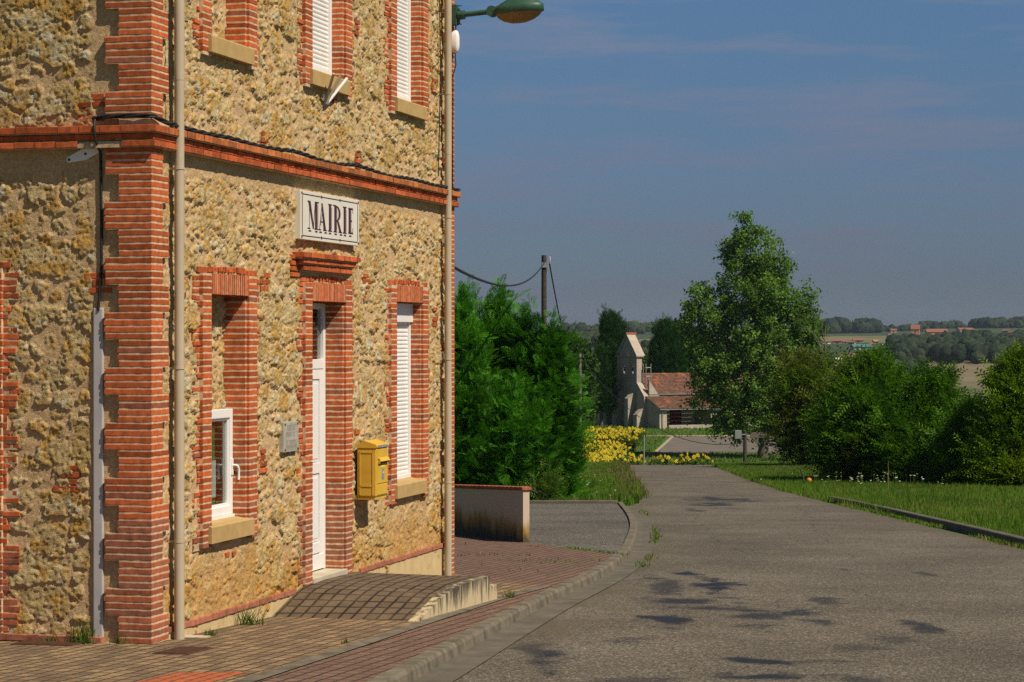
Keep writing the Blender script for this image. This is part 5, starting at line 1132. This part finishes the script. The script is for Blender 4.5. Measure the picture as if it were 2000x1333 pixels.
conifer(1084, 975, 73.0, 710, 16, 'small leyland conifer at the back of the row beside the concrete pole', 36, 1700, .3)
conifer(930, 990, 65.8, 760, 60, 'low leyland conifer behind the left part of the garden wall', 37, 1900)
conifer(1036, 985, 65.4, 820, 26, 'lowest leyland conifer, just behind the coping of the garden wall end', 38, 1700)
x_, y_ = 1.35, 64.6; bl = shrub('ivy_shrub', 1064, 978, 64.6, [(1064,955,14,22),(1052,962,16,20)], 260, 'small broad-leaved bush at the foot of the conifers', (.05,.10,.015), (.13,.22,.04), 39, sc=.6)
bl['group'] = 'bushes at the foot of the conifers'

# ------------------------------------------------------------------ church
CX0 = AT(1258, 835, 289)[0]; cz0 = -8.42; EXA = atan2(.436, .9)
ch = empty('village_church', (CX0, 289, cz0), 'small stone village church with a pointed bell gable and red tiled roofs', 'church', rz=EXA)
def chs(name, boxes=(), prisms=(), mat=None, parent=None, cols=None):
    mb = MB()
    for b in boxes: mb.box(*b)
    for p in prisms: mb.prism(*p)
    return mb.build(name, mat or M['church_grey'], parent or ch)
# the bell gable, with real openings
mb = MB(); t0, t1 = 0, .75
mb.prism([(0, -.6), (9, -.6), (9, 3.4), (7.05, 5.6), (7.05, 6.7), (1.9, 6.7), (1.9, 5.6), (0, 3.9)], 'x', t0, t1)
for a, b in ((1.9, 2.75), (3.75, 5.05), (6.05, 7.05)): mb.box(t0, t1, a, b, 6.7, 8.25)
def arch_top(y0, y1, z0, z1):
    c = (y0+y1)/2; r_ = (y1-y0)/2; pts = [(y0, z0)]+[(c-r_*cos(a), z0+r_*sin(a)) for a in np.linspace(0, pi, 9)][1:-1]+[(y1, z0)]
    h = len(pts)//2
    mb.prism(pts[:h+1]+[(c, z1), (y0, z1)], 'x', t0, t1); mb.prism(pts[h:]+[(y1, z1), (c, z1)], 'x', t0, t1)
for a, b in ((2.75, 3.75), (5.05, 6.05)): arch_top(a, b, 8.25, 8.85)
for a, b in ((1.9, 2.75), (3.75, 5.05), (6.05, 7.05)): mb.box(t0, t1, a, b, 8.25, 8.85)
mb.box(t0-.15, t1+.15, 1.7, 7.25, 8.85, 9.0)
mb.prism([(2.05, 9.0), (4.05, 9.0), (4.05, 11.05)], 'x', t0+.05, t1-.05); mb.prism([(4.9, 9.0), (6.9, 9.0), (4.9, 11.05)], 'x', t0+.05, t1-.05)
mb.prism([(4.05, 10.3), (4.9, 10.3), (4.9, 11.05), (4.475, 11.5), (4.05, 11.05)], 'x', t0+.05, t1-.05)
mb.build('bell_gable', M['church_grey'], ch)
mb = MB(); mb.prism([(1.72, 9.0), (1.98, 9.0), (4.475, 11.55), (4.475, 11.85)], 'x', t0-.12, t1+.35); mb.prism([(7.23, 9.0), (6.97, 9.0), (4.475, 11.55), (4.475, 11.85)], 'x', t0-.12, t1+.35); mb.build('gable_coping', M['church_grey'], ch)
mb = MB(); mb.cur = (.33,.12,.055); mb.box(t0-.2, t1+.5, 4.25, 4.7, 11.7, 11.95); mb.build('ridge_cap', M['brick'], ch)
mb = MB(); mb.box(.3, .38, 4.44, 4.52, 11.9, 12.9); mb.box(.3, .38, 4.2, 4.76, 12.45, 12.53); mb.build('cross', M['rust'], ch)
for c in (3.25, 5.55):
    mb = MB(); mb.ring([[(.37+rr*cos(a), c+rr*sin(a), z) for a in np.linspace(0, 2*pi, 13)[:-1]] for rr, z in ((.34, 7.0), (.27, 7.15), (.21, 7.5), (.12, 7.65), (.01, 7.7))]); mb.box(.33, .41, c-.5, c+.5, 7.68, 7.78); mb.build('bell', M['rust'], ch)
mb = MB()
for a, b, z in ((-.1, .9, 2.6), (2.2, 3.1, 4.6), (5.6, 6.5, 4.6), (8.2, 9.1, 2.4)): mb.prism([(0, -.6), (-1.1, -.6), (-1.1, z-1.0), (0, z)], 'y', a, b)
mb.prism([(t1, 5.9), (t1, 3.9), (2.2, 3.9)], 'y', .0, .35); mb.build('buttress', M['church_grey'], ch)
mb = MB(); mb.box(t1, 18, .5, 8.5, -.6, 4.35); mb.prism([(.5, 4.3), (8.5, 4.3), (4.5, 6.45)], 'x', 17.6, 18); mb.build('nave_wall', M['church'], ch)
def tiled(name, q4, nx_, ny_, thick=.10):
    """a tiled slope between four corners; odd tiles are brighter replacements"""
    A, B, C_, D = [np.array(p, float) for p in q4]; VV = []; FF = []; CC = []; q = np.random.default_rng(len(name)+nx_)
    for i in range(nx_):
        for j in range(ny_):
            P = lambda a, b: (A*(1-a)+B*a)*(1-b)+(D*(1-a)+C_*a)*b
            k = len(VV); lift = np.array([0, 0, .035*q.uniform(.4, 1)])
            VV += [P(i/nx_, j/ny_)+lift, P((i+1)/nx_, j/ny_)+lift, P((i+1)/nx_, (j+1)/ny_), P(i/nx_, (j+1)/ny_)]; FF.append((k, k+1, k+2, k+3))
            c = np.array([.135, .066, .044])*q.uniform(.72, 1.25)
            if vnoise(i*.22, j*.5, 5) > .79 and q.random() < .7: c = np.array([.28, .088, .042])*q.uniform(.85, 1.15)
            CC += [c]*4
    return np_mesh(name, VV, FF, M['tile'], ch, np.array(CC))
tiled('nave_roof', ((t1, 0, 4.25), (18.3, 0, 4.25), (18.3, 4.5, 6.75), (t1, 4.5, 6.75)), 70, 14); tiled('nave_roof', ((18.3, 9.0, 4.25), (t1, 9.0, 4.25), (t1, 4.5, 6.75), (18.3, 4.5, 6.75)), 70, 14)
tiled('porch_roof', ((.2, -3.75, 2.45), (14.2, -3.75, 2.45), (14.2, .55, 3.95), (.2, .1, 3.95)), 60, 14)
mb = MB(); mb.box(t1, 18.3, -.05, .06, 4.10, 4.2); mb.box(.2, 14.2, -3.8, -3.68, 2.30, 2.40); mb.build('roof_gutter', M['steel'], ch)
mb = MB(); mb.prism([(.5, -.8), (-3.4, -.8), (-3.4, 2.40), (.1, 3.72), (.5, 3.72)], 'x', .3, .62); mb.build('porch_end_wall', M['church_grey'], ch)
mb = MB(); mb.box(.621, 1.35, -3.4, -2.9, -.8, 2.36); mb.build('porch_pier', M['church'], ch)
mb = MB(); mb.box(7.7, 14, -3.4, .5, -.8, 2.38); mb.build('side_room', M['church'], ch)
mb = MB(); mb.box(1.36, 20, -3.95, -3.65, -1.2, .40); mb.build('porch_parapet', M['church_grey'], ch)
mb = MB(); mb.box(4.0, 5.5, .40, .52, -.2, 2.15); mb.box(5.5, 5.65, .42, .51, -.2, 2.2); mb.build('porch_door', M['door_red'], ch)
mb = MB(); mb.box(8.2, 8.35, -3.6, -3.4, -.4, 2.4); mb.build('downpipe', M['steel'], ch); mb = MB(); mb.tube([(.66, -3.5, 2.3), (.66, -3.5, -.6)], .06, 8); mb.build('downpipe', M['steel'], ch)
mb = MB()
for x, y in ((1.0, 1.3), (1.7, 1.3), (1.0, 2.0)): mb.tube([(x, y, 4.9), (x, y, 8.0)], .05, 6)
for z in (6.4, 7.5): mb.tube([(1.0, 1.3, z), (1.7, 1.3, z)], .04, 6); mb.tube([(1.0, 1.3, z), (1.0, 2.0, z)], .04, 6)
mb.build('siren_frame', M['steel'], ch)
# cemetery wall
cw = empty('cemetery_wall', (CX0, 289, cz0), 'low stone cemetery wall left of the church', 'wall', rz=EXA)
mb = MB(); mb.box(.1, .5, 9.05, 14.6, -.6, 1.55); mb.box(-.9, .1, 14.0, 15.2, -.6, 1.6); mb.box(-.9, -.5, 15.2, 22, -.6, 1.55); mb.build('wall_body', M['church'], cw)
mb = MB(); mb.cur = (.20,.11,.07); mb.box(.0, .6, 9.06, 14.0, 1.55, 1.65); mb.box(-1.0, .2, 14.0, 15.25, 1.6, 1.7); mb.build('coping', M['brick'], cw)
# cypresses and trees round the church
fine = [tmpl_spray(9, .55, 40+k, .40) for k in range(2)]
def cypress(px, py, Y, blobs, n, label, seed, c1=(.008,.034,.006), c2=(.036,.098,.013), cat='cypress', name='cypress_tree', up=1.6, sc=1.3, T=None):
    X, _, _ = AT(px, py, Y); z = float(H(X, Y)); base = (X, Y, z); root = empty(name, base, label, cat, 'trees around the church'); B = pxblobs(blobs, Y, base)
    T = T or fine
    crown('crown', root, [(T[0], B, n, sc, dict(shell=.82, up=up, rand=.35, roll=.8, pf=.6)), (T[1], B, n, sc*.85, dict(shell=.96, up=up*.8, rand=.4, roll=.8, pf=1.0, k=6, cs=.6, flat=1.6))], M['conifer'], c1, c2, seed, core=.92)
    mb = MB(); limb(mb, (0, 0, -.3), (0, 0, max(b[2] for b in B)), .25, .05, .05, np.random.default_rng(seed), 6); mb.build('trunk', M['bark'], root); return root
cypress(1193, 805, 302, [(1189,640,15,28),(1205,655,14,28),(1193,690,26,42),(1196,740,28,42),(1195,790,26,32)], 3600, 'tall dark cypress with a notched top behind the bell gable', 51)
cypress(1175, 803, 294, [(1171,712,9,30),(1174,750,19,36),(1177,782,23,24)], 2400, 'pointed cypress in front of the taller one by the cemetery wall', 52)
cypress(1303, 800, 309, [(1300,655,20,24),(1296,700,26,46),(1314,700,20,46),(1303,750,30,40),(1299,638,7,10)], 3600, 'broad blunt-topped cypress behind the nave roof', 53, c1=(.008,.036,.006), c2=(.040,.115,.013))
lc2 = [tmpl_leafclump(9, .5, .26, 60+k) for k in range(2)]
cypress(1132, 830, 282, [(1120,690,20,26),(1132,725,26,40),(1125,770,32,46),(1138,800,18,30)], 1500, 'bushy tree at the left end of the cemetery wall', 54, c1=(.02,.05,.01), c2=(.06,.12,.02), cat='tree', name='bushy_tree', up=.4, sc=1.0, T=lc2)
cypress(1352, 770, 318, [(1350,690,24,40),(1370,700,30,50),(1345,735,26,30)], 1300, 'dark tree behind the nave, half hidden by the poplar', 55, c1=(.010,.026,.007), c2=(.03,.06,.014), cat='tree', name='dark_tree', up=.4, sc=1.0, T=lc2)
cypress(1325, 760, 335, [(1326,660,16,22),(1322,690,14,26)], 700, 'light green tree far behind the blunt-topped cypress', 56, c1=(.03,.06,.012), c2=(.07,.12,.02), cat='tree', name='bushy_tree', up=.4, sc=1.0, T=lc2)
cypress(1268, 760, 330, [(1268,722,14,12),(1285,730,14,10)], 500, 'low greenery behind the ridge beside the bell gable', 57, c1=(.03,.06,.012), c2=(.07,.10,.02), cat='bush', name='low_bush', up=.4, sc=.9, T=lc2)

# ------------------------------------------------------------------ poles and wires
def pole(name, px, Y, ztop, zbase, r0, r1, label, mat):
    X = (px-HX)/FPX*Y; root = empty(name, (X, Y, zbase), label, 'pole'); mb = MB(); mb.tube([(0, 0, -.4), (0, 0, ztop-zbase)], [r0, r1], 12); mb.build('shaft', mat, root); return root, X
P1, X1 = pole('wooden_pole', 1062.5, 92.0, AT(1062, 499, 92)[2], plane(92)-.1, .135, .10, 'wooden utility pole rising behind the conifers', M['wood'])
h1 = AT(1062, 499, 92)[2]-(plane(92)-.1)
mb = MB(); mb.tube([(.06, -.05, h1-.15), (.16, -.08, h1-.05), (.24, -.08, h1-.08), (.25, -.08, h1-.35)], .018, 6); mb.bbox(-.09, .09, -.15, -.08, h1-.5, h1-.3, .01); mb.bbox(.12, .2, -.12, -.04, h1-.62, h1-.42, .01); mb.build('cable_fitting', M['steel'], P1)
Z2 = float(H(8, 252)); P2, X2 = pole('concrete_pole', 1132.5, 252, AT(1132, 691, 252)[2], Z2, .22, .16, 'slender grey pole beyond the conifers at the edge of the sunflowers', noisy('pole_concrete', (.16,.135,.105), (.24,.205,.165), scale=2.0))
mb = MB(); mb.bbox(.1, .5, -.2, 0, 7.0, 7.6, .03); mb.build('fitting_box', M['steel'], P2)
P3, X3 = pole('meter_post', 1455, 214, AT(1455, 842, 214)[2], float(H(21.6, 214)), .19, .16, 'short dark post with a grey meter box in front of the poplar', M['wood'])
mb = MB(); zb3 = AT(1443, 848, 214)[2]-float(H(21.6, 214)); mb.bbox(-.95, -.35, -.3, -.05, zb3-.45, zb3+.35, .03); mb.bbox(-.45, .1, -.25, -.1, zb3-.1, zb3, .01); mb.build('meter_box', M['steel'], P3)
mb = MB(); mb.bbox(.5, 2.5, -.1, .0, zb3-.35, zb3+.15, .02); mb.tube([(.5, -.05, zb3-.2), (1.4, -.05, zb3-1.0)], .06, 6); mb.build('name_board', noisy('faded_board', (.13,.10,.09), (.17,.13,.12), scale=3.0), P3)
def sag(a, b, s, n=22): a, b = np.array(a), np.array(b); return [tuple(a+(b-a)*t-np.array([0, 0, s*4*t*(1-t)])) for t in np.linspace(0, 1, n)]
top1 = (X1+.02, 92, AT(1066, 513, 92)[2]); top2 = (X2, 252, AT(1132, 697, 252)[2])
cable('overhead_cable', [sag((*loc2w(10.27, .25), EYE+(660-503)/FPX*31.4), top1, .63)], .024, 'black cable sagging from the town hall corner to the wooden pole', 'cable')
cable('overhead_cable', [sag((X1+.22, 92, AT(1070, 516, 92)[2]), top2, 2.2)], .03, 'black cable dropping steeply from the wooden pole towards the grey pole', 'cable')
cable('overhead_cable', [sag(top2, (X3-.4, 214, AT(1446, 866, 214)[2]), 3.0, 30)], .03, 'black cable looping down past the church to the meter post', 'cable')
for nm, px, py0, py1, Y, rr, lb in (('sign_post', 1258, 852, 915, 150, .045, 'thin grey metal post at the end of the road by the sunflowers'), ('marker_post', 1881, 772, 830, 98, .09, 'pale concrete post seen between the shrubs')):
    X = (px-HX)/FPX*Y; zt = AT(px, py0, Y)[2]; zb = float(H(X, Y))-.2 if Y > 138 else plane(Y)-.2
    mb = MB(); mb.tube([(0, 0, zb), (0, 0, zt)], rr, 10); mb.tube([(0, 0, zt), (0, 0, zt+.02)], [rr*1.25, rr*1.1], 10); o = mb.build(nm, M['steel'] if nm == 'sign_post' else noisy('post_concrete', (.30,.25,.20), (.38,.32,.26), scale=3.0)); o.location = (X, Y, 0); tag(o, lb, 'post')
x_, y_ = G(1571, 946, -.05); mb = MB(); mb.tube([(0, 0, -.1), (-.05, 0, .35), (-.16, 0, .68)], [.04, .035, .03], 8); o = mb.build('wooden_stake', M['wood']); o.location = (x_, y_, plane(y_)-.12); tag(o, 'leaning wooden stake in the grass beside the orange ball', 'stake')
x_, y_ = G(1577, 944, -.05); mb = MB(); mb.ring([[(.105*sin(t)*cos(a), .105*sin(t)*sin(a), .18-.105*cos(t)) for a in np.linspace(0, 2*pi, 17)[:-1]] for t in np.linspace(.02, pi-.02, 10)]); o = mb.build('orange_ball', noisy('orange_plastic', (.62,.17,.012), (.70,.22,.02), scale=5.0, rough=.4)); o.location = (x_+.05, y_-.1, plane(y_)-.12); tag(o, 'small orange ball lying in the grass under the shrubs', 'ball')
mb = MB(); x_, y_ = G(1735, 958, -.05); q_ = np.random.default_rng(5); limb(mb, (0, 0, 0), (0, 0, 1.05), .018, .008, .01, q_); o = mb.build('dry_stalk', noisy('dry_stem', (.17,.13,.06), (.24,.18,.09), scale=6.0)); o.location = (x_, y_, plane(y_)-.12); tag(o, 'single tall dry stalk in front of the shrubs', 'plant')

# ------------------------------------------------------------------ far hills: woods and villages
def wood_mesh(name, spots, seed, c1, c2, label):
    q = np.random.default_rng(seed); bm = bmesh.new(); bmesh.ops.create_icosphere(bm, subdivisions=3, radius=1); V0 = np.array([v.co[:] for v in bm.verts]); bm.verts.index_update(); F0 = np.array([[v.index for v in f.verts] for f in bm.faces]); bm.free(); VV = []; FF = []; CC = []
    for i, (x, y, z, h) in enumerate(spots):
        w_ = h*q.uniform(.42, .62); s = q.integers(1000); n_ = .62+.5*fbm(V0[:, 0]*2.1+s, V0[:, 1]*2.1+V0[:, 2]*1.7, 3, 3)+.35*(fbm(V0[:, 0]*6+s, V0[:, 2]*6+V0[:, 1]*4, 2, 4)-.5)
        VV.append(V0*n_[:, None]*np.array([w_, w_, h*.56])+np.array([x, y, z+h*.46])); FF.append(F0+i*len(V0))
        c = mix(np.array(c1), np.array(c2), q.uniform(0, 1)); CC.append(np.tile(c, (len(V0), 1)))
    o = np_mesh(name, np.concatenate(VV), np.concatenate(FF), M['hill_leaf'], col=np.concatenate(CC)); return tag(o, label, kind='stuff')
q = np.random.default_rng(12)
def grow(n, x0, x1, y0f, y1f, hmin, hmax, gap=None):
    out = []
    while len(out) < n:
        px = q.uniform(x0, x1); a, b = y0f(px), y1f(px); py = q.uniform(a, b)
        if gap and gap(px, py): continue
        X, Y, Z = hit(px, py); out.append((X, Y, Z, q.uniform(hmin, hmax)))
    return out
C_ = lambda v: (lambda px: v)
near_gap = lambda px, py: (1655 < px < 1745 and py > 690) or (px < 1700 and py > 668)
spots = grow(170, 1690, 2020, lambda px: 692 if px < 1760 else 680, C_(712), 6, 11, near_gap)+grow(60, 1740, 1830, C_(676), C_(690), 6, 10)+grow(90, 1840, 2020, C_(668), C_(690), 6, 11)+grow(14, 1750, 1800, C_(716), C_(740), 5, 8)
wood_mesh('mid_woods', spots, 1, (.016,.028,.017), (.036,.050,.026), 'dark belt of trees above the brown stubble field')  # bluish tone of distance haze put into the tree colours
def ridge(n, x0, x1, ymin, ymax, h0, h1, Y0=2500, Y1=3300):
    out = []
    for _ in range(n): px = q.uniform(x0, x1); Y = q.uniform(Y0, Y1); X = (px-HX)/FPX*Y; out.append((X, Y, float(H(X, Y))-2, q.uniform(h0, h1)))
    return out
spots = ridge(190, 1590, 2030, 0, 0, 5, 9, 2850, 3300)+ridge(26, 1600, 1650, 0, 0, 14, 20, 2450, 2650)+ridge(30, 1672, 1715, 0, 0, 13, 19, 2450, 2700)+ridge(20, 1720, 1800, 0, 0, 7, 10, 2500, 2700)+ridge(70, 1900, 2030, 0, 0, 11, 17, 2700, 3000)+ridge(40, 1800, 1880, 0, 0, 9, 14, 2900, 3100)
wood_mesh('ridge_woods', spots, 2, (.015,.026,.017), (.034,.047,.026), 'wooded ridge on the skyline around the hill village')  # haze blue mixed into these tree colours as well
spots = ridge(220, 1095, 1345, 0, 0, 9, 16, 2500, 3200)+grow(60, 1105, 1175, C_(660), C_(680), 6, 10)+grow(22, 1255, 1290, C_(690), C_(715), 6, 10)
wood_mesh('far_woods', spots, 3, (.018,.03,.013), (.045,.06,.022), 'far wooded hills behind the church')
def house(name, px, py, wpx, hpx, label, wall, roof, turn=.3, Y=None, grp='houses of the hill village', tower=None):
    X, Y_, Z = hit(px, py) if Y is None else ((px-HX)/FPX*Y, Y, EYE-(py-HY)/FPX*Y); k = Y_/FPX; w_ = wpx*k; h = hpx*k*.62; d = min(w_*.8, 9); rh = hpx*k*.38
    root = empty(name, (X, Y_, Z-.5), label, 'house', grp, turn); mb = MB(); mb.cur = wall; mb.box(-w_/2, w_/2, -d/2, d/2, -3, h); mb.prism([(-d/2, h), (d/2, h), (0, h+rh*.9)], 'x', -w_/2, w_/2); mb.build('wall', M['house'], root)
    mb = MB(); mb.cur = roof
    mb.prism([(-d/2-.5, h-.1), (-d/2-.5, h+.2), (0, h+rh+.2), (0, h+rh-.1)], 'x', -w_/2-.4, w_/2+.4); mb.prism([(d/2+.5, h-.1), (d/2+.5, h+.2), (0, h+rh+.2), (0, h+rh-.1)], 'x', -w_/2-.4, w_/2+.4); mb.build('roof', M['tile'], root)
    nw = max(1, int(w_/5))
    for i in range(nw):
        c = -w_/2+(i+.5)*w_/nw
        for z in ([h*.5] if h < 6 else [h*.25, h*.65]): mb = MB(); mb.cur = (.06, .05, .05); mb.box(c-.6, c+.6, -d/2-.05, -d/2+.1, z-.7, z+.8); mb.build('window', M['house'], root)
    return root
CR, PK, BR_, WH = (.50,.40,.28), (.42,.20,.13), (.30,.17,.11), (.62,.58,.52); RT, RD = (.23,.095,.058), (.17,.085,.055)
hs = [(1645,644,14,10,'ochre house among the trees left of the hill church',CR,RT), (1745,650,11,8,'small cottage in the clearing right of the hill church',CR,RT), (1738,657,8,6,'tiny shed below the cottage in the clearing',WH,RD), (1788,656,16,22,'tall brick house with a hipped red roof on the hilltop',PK,RT), (1829,658,40,16,'long red brick manor on the hilltop',PK,RT), (1885,650,30,10,'wide low red house right of the manor',CR,RT), (1980,655,18,8,'red roofed house near the right edge of the ridge',PK,RT), (1893,657,36,6,'long barn in front of the wide low red house',BR_,RD),
      (1612,672,16,9,'pale house at the left end of the village street',WH,RT), (1635,671,18,9,'cream house with an orange roof in the lower street',CR,RT), (1650,671,10,7,'small white house in the lower street',WH,RT), (1663,673,14,8,'pale gabled house near the right of the lower street',CR,RD), (1676,669,20,8,'long ochre house behind the lower street',CR,RT), (1710,672,9,9,'grey stone tower house at the field edge',BR_,BR_), (1728,676,6,5,'white hut beside the dark trees',WH,WH), (1652,702,26,10,'white house with a red roof below the field',WH,RT), (1668,697,18,8,'brown barn right behind the white house below the field',BR_,RD),(1640,706,16,8,'low white shed at the foot of the village field',WH,WH), (1700,675,9,6,'ochre shed near the green hall',CR,RT), (1134,668,14,7,'white house with a red roof on the far left hillside',WH,RT), (1147,677,12,7,'tan house in the trees of the far left hillside',CR,RD), (1995,660,8,6,'little cream house at the far right edge of the ridge',CR,RT), (1965,650,14,7,'pink house half buried in the ridge trees',PK,RD)]
for i, (px, py, w_, h_, lb, wc, rc) in enumerate(hs): house('hill_house', px, py, w_, h_, lb, wc, rc, turn=((i*37) % 11-5)*.06)
sh = empty('green_hall', (*hit(1682, 684)[:2], hit(1682, 684)[2]), 'long low hall with a teal green roof below the village', 'hall', 'houses of the hill village', .2); mb = MB(); mb.cur = (.4,.36,.3); mb.box(-6, 6, -3, 3, -2, 2); mb.build('wall', M['house'], sh); mb = MB(); mb.cur = (.05,.17,.15); mb.prism([(-3.6, 1.9), (3.6, 1.9), (0, 3.6)], 'x', -6.4, 6.4); mb.build('roof', M['house'], sh)
X, Y_, Z = hit(1668, 649); hc = empty('hill_church', (X, Y_, Z), 'hilltop church with a pointed grey spire and red nave roof', 'church', rz=.1); k = Y_/FPX
mb = MB(); mb.cur = (.30,.25,.22); mb.box(-3, 3, -3, 3, -3, 13*k); mb.box(3, 24*k, -4, 4, -3, 5*k); mb.build('wall', M['house'], hc); mb = MB(); mb.cur = (.28,.25,.24); mb.add([(-3.2,-3.2,13*k),(3.2,-3.2,13*k),(3.2,3.2,13*k),(-3.2,3.2,13*k),(0,0,23*k)], [(0,1,4),(1,2,4),(2,3,4),(3,0,4)]); mb.build('spire', M['house'], hc); mb = MB(); mb.cur = RT; mb.prism([(-4.4, 5*k), (4.4, 5*k), (0, 9*k)], 'x', 3, 24*k); mb.build('roof', M['tile'], hc)

# ------------------------------------------------------------------ haze over the whole valley
hm = bpy.data.materials.new('haze'); hm.use_nodes = True; ht = hm.node_tree; ht.nodes.clear(); ho = ht.nodes.new('ShaderNodeOutputMaterial'); hv = ht.nodes.new('ShaderNodeVolumePrincipled')
hv.inputs['Color'].default_value = (.58, .74, 1.0, 1); hv.inputs['Density'].default_value = 0.00004; hv.inputs['Anisotropy'].default_value = 0.0; ht.links.new(hv.outputs[0], ho.inputs['Volume'])
mb = MB(); mb.box(-2600, 2600, -80, 6100, -60, 75); o = mb.build('haze', hm); tag(o, kind='stuff')
